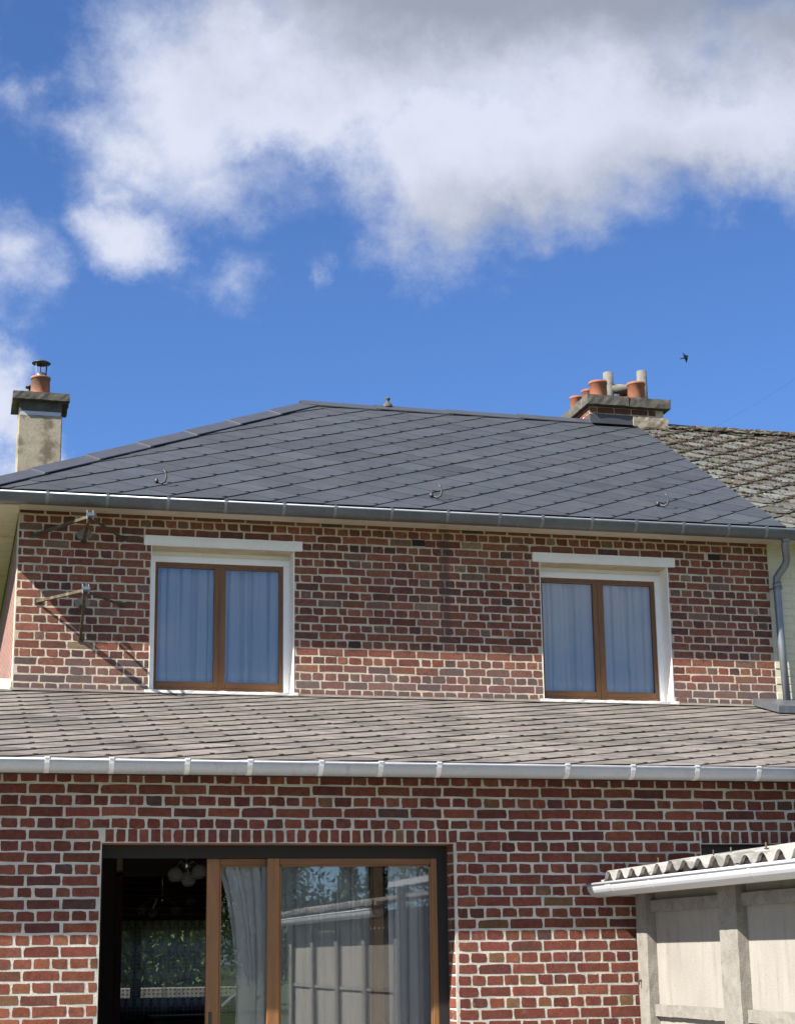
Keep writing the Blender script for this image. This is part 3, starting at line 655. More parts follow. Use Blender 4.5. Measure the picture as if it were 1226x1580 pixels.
# a tile's bottom corner sits where the photograph shows a notch
tiles(roof_u, 'roof_tile', 'slate_dark', EY, EZ, TH, [(HX+.06, .0), (XC1+.03, .0), (XC1+.03, VR-.02), (HX+RY-EY, VR-.02)], TW, THt, 3.618, (15.565-EY)/CT+THt/2-.037, .0052, .0070, grey_pal(.09), seedn=11, tw=.0048, ctr=.06)
def cap_strip(roof, name, A, B, wdirs, wid, mat, n, over=.05, th=.010, lift=.030):
    A, B = np.array(A), np.array(B); L = np.linalg.norm(B-A); t = (B-A)/L
    for i in range(n):
        a = A+t*(L*i/n-over*.5); b = A+t*(L*(i+1)/n+over*.5); k0, k1 = .012, .0      # the upper end slips under its neighbour
        mb = MB(); V = []
        for p, ex in ((a, k0), (b, k1)):
            for off in (0, -th):
                for wd in (wdirs[0], None, wdirs[1]):
                    q = p+np.array([0, 0, lift+ex+off])
                    if wd is not None: q = p+np.array(wd)*wid+np.array([0, 0, lift*.75+ex+off])
                    V.append(q)
        F = [(0, 1, 7, 6), (1, 2, 8, 7), (3, 9, 10, 4), (4, 10, 11, 5), (0, 6, 9, 3), (2, 5, 11, 8), (0, 3, 4, 1), (1, 4, 5, 2), (6, 7, 10, 9), (7, 8, 11, 10)]
        mb.add(V, F); part(name, mb, mat, roof, fix=True)
hip_dir = np.array([1, 1, RT])/math.sqrt(2+RT*RT)
fs = np.array([1, -1, 0])/math.sqrt(2); wF = np.array([1, 0, 0])-hip_dir*hip_dir[0]
def plane_perp(nrm, t, ref):
    d = np.cross(nrm, t); d /= np.linalg.norm(d); return d if np.dot(d, ref) > 0 else -d
nF = np.array([0, -ST, CT]); nLft = np.array([-ST, 0, CT])
cap_strip(roof_u, 'hip_cap', (HX, EY, EZ), (HX+RY-EY, RY, RZ), (plane_perp(nF, hip_dir, (1, -1, 0)), plane_perp(nLft, hip_dir, (-1, 1, 0))), .165, 'slate_cap', 7)
nB = np.array([0, ST, CT])
cap_strip(roof_u, 'ridge_cap', (HX+RY-EY-.05, RY, RZ), (7.02, RY, RZ), (plane_perp(nF, np.array([1., 0, 0]), (0, -1, 0)), plane_perp(nB, np.array([1., 0, 0]), (0, 1, 0))), .15, 'slate_cap', 4)
p = at(598, 628, RY); mb = MB(); mb.lathe(p[0], RY, [(.055, RZ+.02), (.05, RZ+.05), (.022, RZ+.075), (.018, RZ+.105), (.030, RZ+.115), (.026, RZ+.13), (.0, RZ+.135)], 14); part('finial', mb, 'cap_stone', roof_u, True)
for px, py in ((249, 748), (673, 770), (1022, 783)):       # ladder hooks
    d = pdir(px, py); s = (EZ-RT*EY-EYE)/(d[2]-RT*d[1]); q = d*s; q[2] += EYE
    b = q+np.array([0, -.03*0, .02]); mb = MB()
    mb.tube([b+np.array(o)*.8 for o in ((-.05, .10, .06), (-.03, .02, .012), (.0, -.05, -.02), (.03, -.075, -.005), (.045, -.08, .045), (.035, -.07, .10), (.015, -.06, .135))], .009, 8)
    mb.box(b[0]-.055, b[0]-.03, b[1]+.0, b[1]+.05, b[2]+.0, b[2]+.035)
    part('ladder_hook', mb, 'dark_steel', roof_u, True)

def gutter(owner, name, matb, matlip, x0, x1, yc, zl, R_, brackets, bmat, bw=.022):
    prof_o = [(yc-R_*math.cos(a), zl-R_*math.sin(a)) for a in np.linspace(0, math.pi, 15)]
    prof_i = [(yc-(R_-.004)*math.cos(a), zl-(R_-.004)*math.sin(a)) for a in np.linspace(math.pi, 0, 15)]
    mb = MB(); mb.sweepx(prof_o+prof_i, x0, x1)
    g_ = part(name, mb, matb, owner, fix=True)
    mb = MB(); mb.tube([(x0, yc-R_-.001, zl+.004), (x1, yc-R_-.001, zl+.004)], .0085, 8); part('gutter_bead', mb, matlip, g_, True)
    for bx in brackets:
        po = [(yc-(R_+.009)*math.cos(a), zl+.008-(R_+.009)*math.sin(a)) for a in np.linspace(-.15, math.pi, 15)]; pi_ = [(yc-(R_+.0005)*math.cos(a), zl+.008-(R_+.0005)*math.sin(a)) for a in np.linspace(math.pi, -.15, 15)]
        mb = MB(); mb.sweepx(po+pi_, bx-bw/2, bx+bw/2); mb.box(bx-bw/2, bx+bw/2, yc-R_-.013, yc-R_+.012, zl+.010, zl+.016); part('gutter_bracket', mb, bmat, g_, fix=True)
    return g_
gb = [at(px, 790, 14.80)[0] for px in (72, 165, 259, 348, 438, 517, 604, 690, 770, 836, 912, 980, 1052, 1122, 1180)]
gut_u = gutter(house, 'gutter', 'zinc_dark', 'zinc_lip_highlight', -.02, 9.4, 14.868, 5.553, .082, gb, 'zinc_pipe', .026)
# left side gutter running back
mb = MB(); mb.box(.005, .13, 14.80, BACK+.4, 5.47, 5.553); part('gutter', mb, 'zinc_dark', house)
# downpipe
yp = YU-.075
def P3(px, py, y=yp): return at(px, py, y)
mb = MB(); top_ = P3(1212, 832, 14.87); top_[2] = 5.49
pts = [top_, top_+np.array([0, .03, -.06]), P3(1213, 862, 15.0), P3(1211, 872, 15.03), P3(1204, 882, 15.08), P3(1198, 891, yp), P3(1198, 905, yp), P3(1205, 990, yp), P3(1214, 1083, yp)]
mb.tube(pts, .036, 14); dp = part('downpipe', mb, 'zinc_pipe', house, True)
for a, b, r in ((P3(1198, 899), P3(1199, 906), .042), (P3(1199, 907), P3(1199.5, 910), .046), (top_+np.array([0, 0, .02]), top_+np.array([0, .01, -.03]), .045)):
    mb = MB(); mb.tube([a, b], r, 14); part('pipe_collar', mb, 'zinc_pipe', dp, True)
mb = MB(); a = P3(1192, 908); mb.tube([a+np.array([-.01, .09, 0]), a], .006, 6); part('pipe_bracket', mb, 'rusty_bracket', dp)

# left chimney: rendered stack
CY = 19.35
c0, c1 = at(28, 660, CY)[0], at(95.5, 660, CY)[0]; zc = at(60, 640, CY)[2]; zcap0, zcap1 = at(60, 619, CY)[2], at(60, 609, CY)[2]; cd = .50
mb = MB(); mb.bev(c0, c1, CY, CY+cd, 5.2, zc, .01); chl = part('chimney', mb, 'render_stack', house); chl['label'] = 'cream rendered chimney stack'
mb = MB(); mb.box(c0+.012, c1-.012, CY+.01, CY+cd-.01, zc, zc+.045); part('zinc_band', mb, 'zinc_light', chl)
mb = MB(); mb.box(c0+.006, c1-.006, CY+.006, CY+cd-.006, zc+.045, zcap0-.001); part('neck', mb, 'cap_stone', chl)
rough_part('chimney_cap', c0-.075, c1+.075, CY-.075, CY+cd+.075, zcap0, zcap1+.012, 'cap_stone', chl, .003, .05, 2)
pc = (at(62, 608, CY+.22)[0]); pz = zcap1+.012; pt = at(62, 583, CY+.22)[2]
mb = MB(); mb.lathe(pc, CY+.22, [(.118, pz-.01), (.112, pz+.05), (.104, pt-.025), (.113, pt-.022), (.113, pt), (.09, pt), (.085, pt-.12)], 24); part('chimney_pot', mb, 'terracotta_old', chl, True)
mb = MB(); mb.lathe(pc, CY+.22, [(.064, pt-.03), (.064, pt+.05), (.058, pt+.05), (.058, pt-.03)], 20); part('cowl_collar', mb, 'steel', chl, True)
dz = at(62, 560, CY+.22)[2]
for k in range(3):
    a = 2.1*k-.5; mb = MB(); mb.tube([(pc+.062*math.cos(a), CY+.22+.062*math.sin(a), pt+.0), (pc+.07*math.cos(a), CY+.22+.07*math.sin(a), dz)], .006 if k else .009, 6); part('cowl_strut', mb, 'steel' if k == 2 else 'dark_steel', chl)
mb = MB(); mb.lathe(pc, CY+.22, [(0, dz+.030), (.06, dz+.022), (.108, dz-.004), (.104, dz-.010), (.06, dz+.010), (0, dz+.016)], 24); part('cowl_cap', mb, 'dark_steel', chl, True)
mb = MB(); q = at(43, 597, CY+.40); mb.lathe(q[0]+.03, CY+.40, [(0, q[2]+.03), (.05, q[2]+.015), (.06, q[2]-.01), (.0, q[2]-.005)], 14); mb.tube([(q[0]+.03, CY+.40, pz-.01), (q[0]+.03, CY+.40, q[2])], .02, 8); part('vent_pipe', mb, 'dark_steel', chl, True)

# party chimney: brick, wide slab, six flues
QY = 18.42
q0, q1 = at(909, 640, QY)[0], at(1024, 645, QY)[0]; qz0 = at(970, 634, QY)[2]; qz1 = at(970, 617, QY)[2]
back = atX(872, 645, q0-.09)[1]; back = min(max(back, QY+1.1), QY+1.9)
mb = MB(); mb.box(q0+.006, q1-.006, QY+.006, back-.05, 6.9, qz0+.03); chp = part('chimney', mb, 'mortar_upper', house); chp['label'] = 'brick party chimney with a long concrete slab'
base_z = RZ-.05
rr = [(qz0-.005-k*CH, 'S' if k % 2 else 'H', q0+.05*(k % 2)) for k in range(3)]
shp = [(lambda V, F: (np.array(V), F))(*brick_shape(.20, .062, 900+k)) for k in range(4)]
R = np.random.default_rng(44)
for k in range(3):
    z = qz0-.012-k*CH; x = q0+(.0 if k % 2 else -.0)
    wds = [.21]*4 if k % 2 else [.10, .21, .21, .21, .10]
    for w in wds:
        if x+w > q1+.02: w = q1-x
        if w < .04: break
        V, Fc = shp[int(R.integers(4))]; mb = MB(); mb.add(V*np.array([(w-.012)/.20, 1, 1])+np.array([x+w/2, QY, z]), Fc); o = part('brick', mb, 'brick_upper', chp); o.color = (*up_pal(0, 5, R), 1); x += w
    y = QY+.01
    while y < back-.12:
        V, Fc = shp[int(R.integers(4))]; U = V*np.array([1.0 if (k % 2) else .5, 1, 1]); w = .212 if k % 2 else .106
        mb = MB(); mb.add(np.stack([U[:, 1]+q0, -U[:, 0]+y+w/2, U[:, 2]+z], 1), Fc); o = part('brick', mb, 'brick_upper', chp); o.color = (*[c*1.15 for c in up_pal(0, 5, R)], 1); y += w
rough_part('chimney_cap', q0-.055, (q0+q1)/2-.004, QY-.09, back, qz0+.03, qz1+.012, 'cap_stone', chp, .004, .05, 3)
rough_part('chimney_cap', (q0+q1)/2+.004, q1+.06, QY-.085, back+.01, qz0+.026, qz1+.010, 'cap_stone', chp, .004, .05, 4)
fx = at(974, 650, QY)[0]; fz = at(940, 641, QY)[2]
mb = MB(); mb.bev(q0-.012, fx, QY-.035, QY-.004, RZ-.10, fz, .004); mb.add([(q0-.012, QY-.036, RZ-.03), (fx, QY-.036, RZ-.03), (fx, QY-.16, RZ-.07), (q0-.012, QY-.16, RZ-.07)], [(0, 1, 2, 3)]); part('lead_apron', mb, 'lead', chp)
rough_part('mortar_apron', fx+.002, q1+.03, QY-.05, QY-.004, RZ-.10, fz-.005, 'render_stack', chp, .0035, .05, 5)
pzb = qz1+.008
def pot(px_c, py_top, w_px, Y, mat):
    t = at(px_c, py_top, Y); r = w_px/2*Y/F_PX/1.0*1.04
    mb = MB(); mb.lathe(t[0], Y, [(r*1.0, pzb-.01), (r*.96, t[2]-.03), (r*1.03, t[2]-.026), (r*1.03, t[2]), (r*.82, t[2]), (r*.78, t[2]-.15)], 24); part('chimney_pot', mb, mat, chp, True)
pot(922, 590, 30, QY+.14, 'terracotta'); pot(980.5, 592, 30, QY+.14, 'terracotta')
pot(907.5, 603, 24, QY+.55, 'terracotta'); pot(962, 605, 24, QY+.5, 'terracotta')
pot(889, 613, 22, QY+1.0, 'terracotta')
def cpipe(px, py, Y):
    t = at(px, py, Y); mb = MB(); mb.lathe(t[0], Y, [(.062, pzb-.01), (.060, t[2]-.0), (.048, t[2]), (.046, t[2]-.2)], 18); part('cement_flue', mb, 'pipe_cement', chp, True); return t
t1 = cpipe(937.5, 575, QY+.34); t2 = cpipe(989, 573, QY+.34)
ty = at(960, 601, QY+.34)[2]; mb = MB(); mb.tube([(t1[0]+.02, QY+.34, ty), (t2[0]-.02, QY+.34, ty+.01)], .058, 14); part('cross_flue', mb, 'pipe_cement', chp, True)

# ------------------------------------------------------------------ neighbour: mossy roof and cream wall
nb = thing('neighbour_house', (9.5, 18.4, 0), 'adjoining house with cream wall and mossy lichen covered roof', 'house')
NX1 = 13.5
mb = MB(); mb.box(XC1+.001, NX1, YU+.002, YU+.25, 0, 5.60); nw = part('wall', mb, 'cream_wall', nb)
for k in range(-14, 12):                             # the painted brick courses show as faint ridges
    for i in range(10):
        xa = XC1+.004+i*MU+(MU/2 if k % 2 else 0)
        if xa > 8.8: break
        mb = MB(); mb.bev(xa, xa+MU-.009, YU-.003, YU+.004, zu(k)-.0325, zu(k)+.0325, .003); part('brick', mb, 'cream_wall', nw)
mb = MB(); mb.box(XC1+.001, NX1, YU+.26, BACK, 0, 5.6); part('wall', mb, 'cream_wall', nb)
mb = MB(); mb.add([(XC1+.035, EY, EZ-.05), (NX1, EY, EZ-.05), (NX1, RY, RZ-.05), (XC1+.035, RY, RZ-.05), (XC1+.035, 2*RY-EY, EZ-.05), (NX1, 2*RY-EY, EZ-.05)], [(0, 1, 2, 3), (3, 2, 5, 4)]); roof_n = part('roof', mb, 'dark_roofing', nb)
tiles(roof_n, 'roof_tile', 'slate_mossy', EY, EZ-.02, TH, [(XC1+.034, 0), (NX1, 0), (NX1, VR-.02), (XC1+.034, VR-.02)], .44, .36, 8.0, .1, .012, .015, grey_pal(.18), limit=160, jit=.012, seedn=21)
cap_strip(roof_n, 'ridge_cap', (7.98, RY, RZ-.005), (NX1, RY, RZ-.005), (plane_perp(nF, np.array([1., 0, 0]), (0, -1, 0)), plane_perp(nB, np.array([1., 0, 0]), (0, 1, 0))), .16, 'slate_mossy', 14, .02)
# moss cushions, mostly along the tile edges
ico = [(0, 0, 1), (.894, 0, .447), (.276, .851, .447), (-.724, .526, .447), (-.724, -.526, .447), (.276, -.851, .447), (.95, .3, -.1), (.3, .95, -.1), (-.8, .6, -.1), (-.8, -.6, -.1), (.3, -.95, -.1)]
icf = [(0, 1, 2), (0, 2, 3), (0, 3, 4), (0, 4, 5), (0, 5, 1), (1, 6, 7, 2), (2, 7, 8, 3), (3, 8, 9, 4), (4, 9, 10, 5), (5, 10, 6, 1)]
R = np.random.default_rng(8); mb = MB(); I0 = np.array(ico); n = 0
while n < 4600:
    u_, v_ = R.uniform(XC1+.05, 10.4), VR*R.random()**.75
    a, b = (u_-8.0)/.44, (v_-(.1-.18))/.36
    e = min(abs((a+b) % 1-.0), abs((a-b) % 1), 1-((a+b) % 1), 1-((a-b) % 1))
    dens = .35+.65*(v_/VR)+.35*math.sin(u_*3.1+v_*2)*math.cos(u_*1.3-v_*3.7)
    if R.random() > dens or (e > .07 and R.random() > .16) or v_ > VR-.01: continue
    s_ = R.uniform(.005, .013)*(1.25 if e < .07 else .8); P_ = I0*np.array([s_*R.uniform(.9, 2.0), s_*R.uniform(.8, 1.3), s_*R.uniform(.5, .9)])+R.normal(0, s_*.12, I0.shape)
    k = R.uniform(.5, 1.6); c = (k, k*R.uniform(.85, 1.15), k*.9)
    mb.add([roof_pt(u_+q[0], v_+q[1], .004+q[2], EY, EZ, TH) for q in P_], icf, c); n += 1
tag(part('moss', mb, 'moss', roof_n), kind='stuff')
R = np.random.default_rng(9); mb = MB()
for n in range(420):                                  # moss along the ridge
    u_ = R.uniform(8.0, 10.6); s_ = R.uniform(.010, .028); P_ = I0*np.array([s_*1.6, s_, s_*.7])
    off = R.uniform(-.16, .05); mb.add(P_+np.array([u_, RY+off, RZ+.022-max(0, -off)*RT-max(0, off)*RT]), icf)
tag(part('moss', mb, 'moss', roof_n), kind='stuff')
# zinc parapet box where the lean-to roof meets the party wall
za = at(1175, 1083, YU-.02)

# ------------------------------------------------------------------ extension (lean-to)
ext = thing('house_extension', (3.0, 13.5, 0), 'single storey brick extension with sliding door below the weathered tile roof', 'extension')
EX0, EX1 = -1.6, 9.2
DX0, DX1, DZ1 = 1.000, 3.371, 2.437
NXW0, NXW1 = 5.186, 6.40
holes_l = [(DX0, DX1, -1, DZ1), (NXW0, NXW1, 1.15, DZ1)]
wall_l = part('wall', holed_wall(EX0, EX1, 0, 2.93, YL+.0022, YL+.30, holes_l), 'mortar_lower', ext)
zl = lambda k: at(710.6, 1273.2, YL)[2]-k*CH
ML = .2315; phL = at(660+395*.20243, 1260+1357*.20243, YL)[0]
rows = [(zl(k), 'H' if k % 2 == 0 else 'S', phL if k % 2 else phL+ML*.25) for k in range(-5, 34) if zl(k) > .03]
sb = DZ1; st_ = zl(0)-CH/2+.004
hl = [(DX0, DX1+.012, -1, sb), (1.004, 3.407, sb, st_), (NXW0, NXW1, -1+2.15, sb), (NXW0, NXW1, sb, st_)]
extra = []
R = np.random.default_rng(5)
for xa, xb in ((1.010, 3.405), (NXW0, NXW1)):
    n = int(round((xb-xa)/.0752)); wd = (xb-xa)/n
    for i in range(n): extra.append((xa+(i+.5)*wd, (sb+st_)/2+R.normal(0, .001), wd-.0125+R.normal(0, .002), st_-sb-.010, 0))
for k in range(2, 34):                                 # bricks turning into the right-hand reveal of the door
    z = zl(k)
    if z < .03: break
    if k % 2: extra += [(YL+.055, z, .088, .0615, DX1-.0035), (YL+.145, z, .07, .0615, DX1-.0035)]
    else: extra += [(YL+.10, z, .18, .0615, DX1-.0035)]
lay(wall_l, 'brick_lower', YL, EX0, EX1, rows, ML, .0122, hl, low_pal, extra=extra, seedn=9, hgt=.0615, rough=.0026)
mb = MB(); mb.box(1.004, 3.405, YL+.004, YL+.20, DZ1-.004, DZ1+.006); part('lintel_soffit', mb, 'terracotta_old', ext)
mb = MB(); mb.box(EX0, EX0+.3, YL+.31, YU, 0, 2.95); part('wall', mb, 'brick_grazing', ext)
mb = MB(); mb.box(EX1-.3, EX1, YL+.31, YU, 0, 2.95); part('wall', mb, 'brick_grazing', ext)
# room of the extension
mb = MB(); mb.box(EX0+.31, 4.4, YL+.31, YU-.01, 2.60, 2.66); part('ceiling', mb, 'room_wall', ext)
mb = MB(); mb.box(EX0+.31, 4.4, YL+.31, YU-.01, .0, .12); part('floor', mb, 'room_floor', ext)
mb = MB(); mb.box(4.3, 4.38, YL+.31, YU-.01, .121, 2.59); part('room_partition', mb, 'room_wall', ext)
# red casing of the inner doorway
iy = YU-.03; r0, r1, r2 = at(160, 1450, iy)[0], at(177, 1450, iy)[0], at(187, 1450, iy)[0]; rz = at(220, 1353, iy)[2]
mb = MB(); mb.box(EX0+.31, r1, iy-.03, iy, .121, 2.59); part('room_partition', mb, 'room_wall', ext)
mb = MB(); mb.box(r1+.002, r2, iy-.05, iy+.05, .121, rz); part('door_casing', mb, 'room_red', ext)
mb = MB(); mb.box(r2+.002, 4.29, iy-.03, iy+.02, rz, 2.59); part('room_partition', mb, 'room_wall', ext)

# sliding door
yd = YL+.175
mb = MB()
ft = at(400, 1308, yd)[2]; fb = at(400, 1324, yd)[2]
mb.box(DX0+.002, DX1-.002, yd-.01, yd+.09, fb, DZ1-.006); mb.box(DX0+.002, DX0+.022, yd-.005, yd+.09, .0, fb)
xr0, xr1 = at(676, 1450, yd)[0], DX1-.002
mb.box(xr0, xr1, yd-.005, yd+.09, .0, fb); mb.box(DX0+.022, xr0, yd-.01, yd+.09, 0, .13)
door = part('sliding_door', mb, 'black_frame', ext)
def leaf(px0, pxa, pxb, px1, y, hidden_left=False):
    a, a2, b, b2 = (at(p_, 1450, y)[0] for p_ in (px0, pxa, pxb, px1)); zt = fb-.001; zg = zt-.055
    mb = MB(); mb.bev(a, a2-.012, y, y+.035, .131, zt, .004); mb.bev(a2-.012, a2, y+.006, y+.03, .20, zg, .003)
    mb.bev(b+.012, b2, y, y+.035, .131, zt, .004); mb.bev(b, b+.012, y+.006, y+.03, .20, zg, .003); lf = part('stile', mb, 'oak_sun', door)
    mb = MB(); mb.bev(a2-.012, b+.012, y+.001, y+.034, zg+.012, zt, .004); mb.bev(a2-.001, b+.001, y+.006, y+.03, zg, zg+.0125, .003); part('rail', mb, 'oak_horizontal', lf)
    mb = MB(); mb.bev(a2-.012, b+.012, y+.001, y+.034, .131, .24, .004); part('rail', mb, 'oak_horizontal', lf)
    mb = MB(); mb.box(a2-.006, b+.006, y+.016, y+.021, .22, zg+.006); part('pane', mb, 'glass_door', lf)
    return lf
leaf(412, 434, 664, 676, yd+.002)
l2 = leaf(318, 341, 573, 592, yd+.045)
hx = at(324, 1570, yd+.045)[0]; mb = MB(); mb.bev(hx-.011, hx+.011, yd+.041, yd+.0465, at(324, 1580, yd+.045)[2]-.06, at(324, 1562, yd+.045)[2], .003); part('pull_handle', mb, 'dark_wood', l2)

# window behind the shed
mb = MB(); yw = YL+.14
for (a, b, c, d) in ((NXW0, NXW0+.06, 1.15, DZ1), (NXW1-.06, NXW1, 1.15, DZ1), (NXW0+.06, NXW1-.06, 1.15, 1.22), (NXW0+.06, NXW1-.06, DZ1-.08, DZ1), (5.76, 5.83, 1.22, DZ1-.08)): mb.box(a+.001, b-.001, yw, yw+.06, c, d-.001)
nwn = part('window', mb, 'dark_wood', ext); mb = MB(); mb.box(NXW0+.05, NXW1-.05, yw+.03, yw+.035, 1.2, DZ1-.07); part('pane', mb, 'glass', nwn)
mb = MB(); mb.box(4.5, 7.2, YL+.32, YL+.36, .1, 2.6); part('room_partition', mb, 'room_wall', ext)

# lean-to roof
XT = math.atan(.257); EY2, EZ2 = 11.42, 2.945
VX = (YU-.01-EY2)/math.cos(XT)
mb = MB(); q = lambda u, v, n: roof_pt(u, v, n, EY2, EZ2, XT)
mb.add([q(EX0-.1, 0, -.02), q(EX1, 0, -.02), q(EX1, VX, -.02), q(EX0-.1, VX, -.02), q(EX0-.1, 0, -.06), q(EX1, 0, -.06), q(EX1, VX, -.06), q(EX0-.1, VX, -.06)], [(0, 1, 2, 3), (7, 6, 5, 4), (4, 5, 1, 0), (6, 7, 3, 2), (5, 6, 2, 1), (7, 4, 0, 3)])
roof_l = part('roof', mb, 'dark_roofing', ext)
wl_, hl_ = .4615, .2710
tiles(roof_l, 'roof_tile', 'slate_old', EY2, EZ2, XT, [(EX0-.1, .02), (EX1, .02), (EX1, VX), (EX0-.1, VX)], wl_, hl_, 1.005, (12.052-EY2)/math.cos(XT)+hl_/2-.02, .0052, .0052, grey_pal(.16), limit=300, jit=.010, seedn=31, ctr=.055, tw=.0062)
mb = MB(); mb.sweepx([(EY2+.005, EZ2-.075), (EY2+.005, EZ2-.002), (EY2+.035, EZ2+.004), (EY2+.035, EZ2-.075)], EX0-.1, EX1); part('eave_board', mb, 'dark_wood', roof_l, fix=True)
mb = MB(); mb.box(EX0, EX1, EY2+.036, YL+.002, 2.872, 2.885); part('soffit', mb, 'dark_wood', ext)
# flashing strip at the foot of the upper wall
mb = MB(); zf = EZ2+(YU-EY2)*.257
mb.add([(XC0-.02, YU-.004, zf+.03), (XC1+.1, YU-.004, zf+.03), (XC1+.1, YU-.014, zf+.022), (XC0-.02, YU-.014, zf+.022), (XC0-.02, YU-.07, zf+.0), (XC1+.1, YU-.07, zf+.0)], [(0, 3, 2, 1), (3, 4, 5, 2)]); part('flashing', mb, 'slate_old', roof_l)
lb = [at(px, 1190, 11.36)[0] for px in (72, 172, 289, 386, 496, 588, 678, 876, 977, 1076, 1171)]
gut_l = gutter(ext, 'gutter', 'zinc_light', 'zinc_lip_highlight', EX0-.1, EX1, 11.440, 2.928, .076, lb, 'galvanised_highlight', .032)
jx = at(788, 1190, 11.36)[0]; mb = MB()
po = [(11.440-.0785*math.cos(a), 2.930-.0785*math.sin(a)) for a in np.linspace(-.1, math.pi, 15)]; pi_ = [(11.440-.0765*math.cos(a), 2.930-.0765*math.sin(a)) for a in np.linspace(math.pi, -.1, 15)]
mb.sweepx(po+pi_, jx-.045, jx+.045); part('gutter_joint', mb, 'zinc_light', gut_l, fix=True)
# zinc capping beside the downpipe
a, b = at(1176, 1083, YU-.02), at(1228, 1098, YU-.02)
mb = MB(); x0_, x1_ = at(1174, 1090, YU-.3)[0]+.05, 8.4
def zr(y): return EZ2+(y-EY2)*.257
mb.add([(x0_, YU-.02, zr(YU)+.02), (x1_, YU-.02, zr(YU)+.02), (x1_, YU-.55, zr(YU-.55)+.02), (x0_, YU-.55, zr(YU-.55)+.02), (x0_, YU-.02, zr(YU)+.085), (x1_, YU-.02, zr(YU)+.085), (x1_, YU-.55, zr(YU-.55)+.085), (x0_, YU-.55, zr(YU-.55)+.085)], [(0, 1, 2, 3), (7, 6, 5, 4), (4, 5, 1, 0), (6, 7, 3, 2), (5, 6, 2, 1), (7, 4, 0, 3)]); part('zinc_capping', mb, 'zinc_dark', roof_l, fix=True)

# curtains and furnishings seen through the sliding door
xa, xb = at(338, 1450, yd+.15)[0], at(415, 1450, yd+.15)[0]
curtain('voile_curtain', 'voile_door', xa-.02, xb+.03, .15, fb-.03, yd+.135, 4, .018, 'white voile curtain pulled aside behind the narrow door leaf', 31, pinch=.35)
curtain('voile_curtain', 'voile_door', xb+.06, at(566, 1450, yd+.15)[0], .15, fb-.03, yd+.14, 7, .020, 'white voile curtain behind the wide glass of the sliding door', 32)
curtain('voile_curtain', 'voile_door', at(598, 1450, yd+.15)[0], at(686, 1450, yd+.15)[0]+.05, .15, fb-.03, yd+.14, 4, .024, 'white voile curtain bunched at the right end of the sliding door', 33)
mb = MB(); mb.tube([at(341, 1553, yd+.12), at(364, 1532, yd+.12)], .010, 8); tag(part('curtain_tieback', mb, 'pvc_white'), 'pale rod tieback across the pulled aside door curtain', 'tieback')
curtain('lace_curtain', 'lace', RWX0-.1, RWX1+.1, at(260, 1575, 21.3)[2], at(260, 1420, 21.3)[2], 21.30, 6, .012, 'lace curtain over the far window seen through the open door', 34)
def chandelier(px, py, Y, label, heads, r, topz):
    c = at(px, py, Y); t = thing('pendant_lamp', (c[0], Y, c[2]), label, 'lamp', 'glass pendant lamps in the dark rooms')
    mb = MB(); mb.tube([(c[0], Y, topz), (c[0], Y, c[2]+.02)], .012, 8); mb.lathe(c[0], Y, [(0, c[2]+.06), (.03, c[2]+.05), (.035, c[2]+.0), (.0, c[2]-.03)], 12); part('stem', mb, 'steel', t, True)
    for hx_, hy_, dy in heads:
        p_ = at(hx_, hy_, Y+dy); mb = MB(); mb.tube([(c[0], Y, c[2]+.01), ((c[0]+p_[0])/2, Y+dy/2, c[2]+.04), (p_[0], Y+dy, p_[2]+r*.8)], .006, 6); part('arm', mb, 'steel', t)
        mb = MB(); mb.lathe(p_[0], Y+dy, [(r*math.cos(a), p_[2]+r*math.sin(a)) for a in np.linspace(1.45, -1.15, 11)]+[(r*.36*math.cos(a)+.0, p_[2]-r*.93) for a in (0, .4)], 18); part('lamp_shade', mb, 'shade_glass', t, True)
chandelier(288, 1338, 13.6, 'cluster of large glass globes hanging just inside the open door', [(270, 1350, 0), (290, 1357, .06), (307, 1346, -.03)], .058, 2.60)
chandelier(250, 1392, 17.2, 'small glass pendant lamp hanging further back in the dark room', [(218, 1404, 0), (235, 1409, .05), (271, 1403, 0), (293, 1390, .1)], .048, 2.62)
# sideboard
sbx0, sbx1 = at(232, 1570, 19.0)[0], at(372, 1570, 19.0)[0]; sbz = at(270, 1567, 19.0)[2]
t = thing('sideboard', ((sbx0+sbx1)/2, 19.0, .12), 'dark sideboard below the far window in the dark room', 'sideboard')
mb = MB(); mb.bev(sbx0, sbx1, 18.8, 19.3, .20, sbz-.03, .01); part('cabinet', mb, 'dark_wood', t)
mb = MB(); mb.bev(sbx0-.02, sbx1+.02, 18.78, 19.32, sbz-.03, sbz, .008); part('table_top', mb, 'dark_wood', t)
for x_ in (sbx0+.05, sbx1-.05):
    for y_ in (18.85, 19.25): mb = MB(); mb.bev(x_-.025, x_+.025, y_-.025, y_+.025, .12, .20, .004); part('leg', mb, 'dark_wood', t)

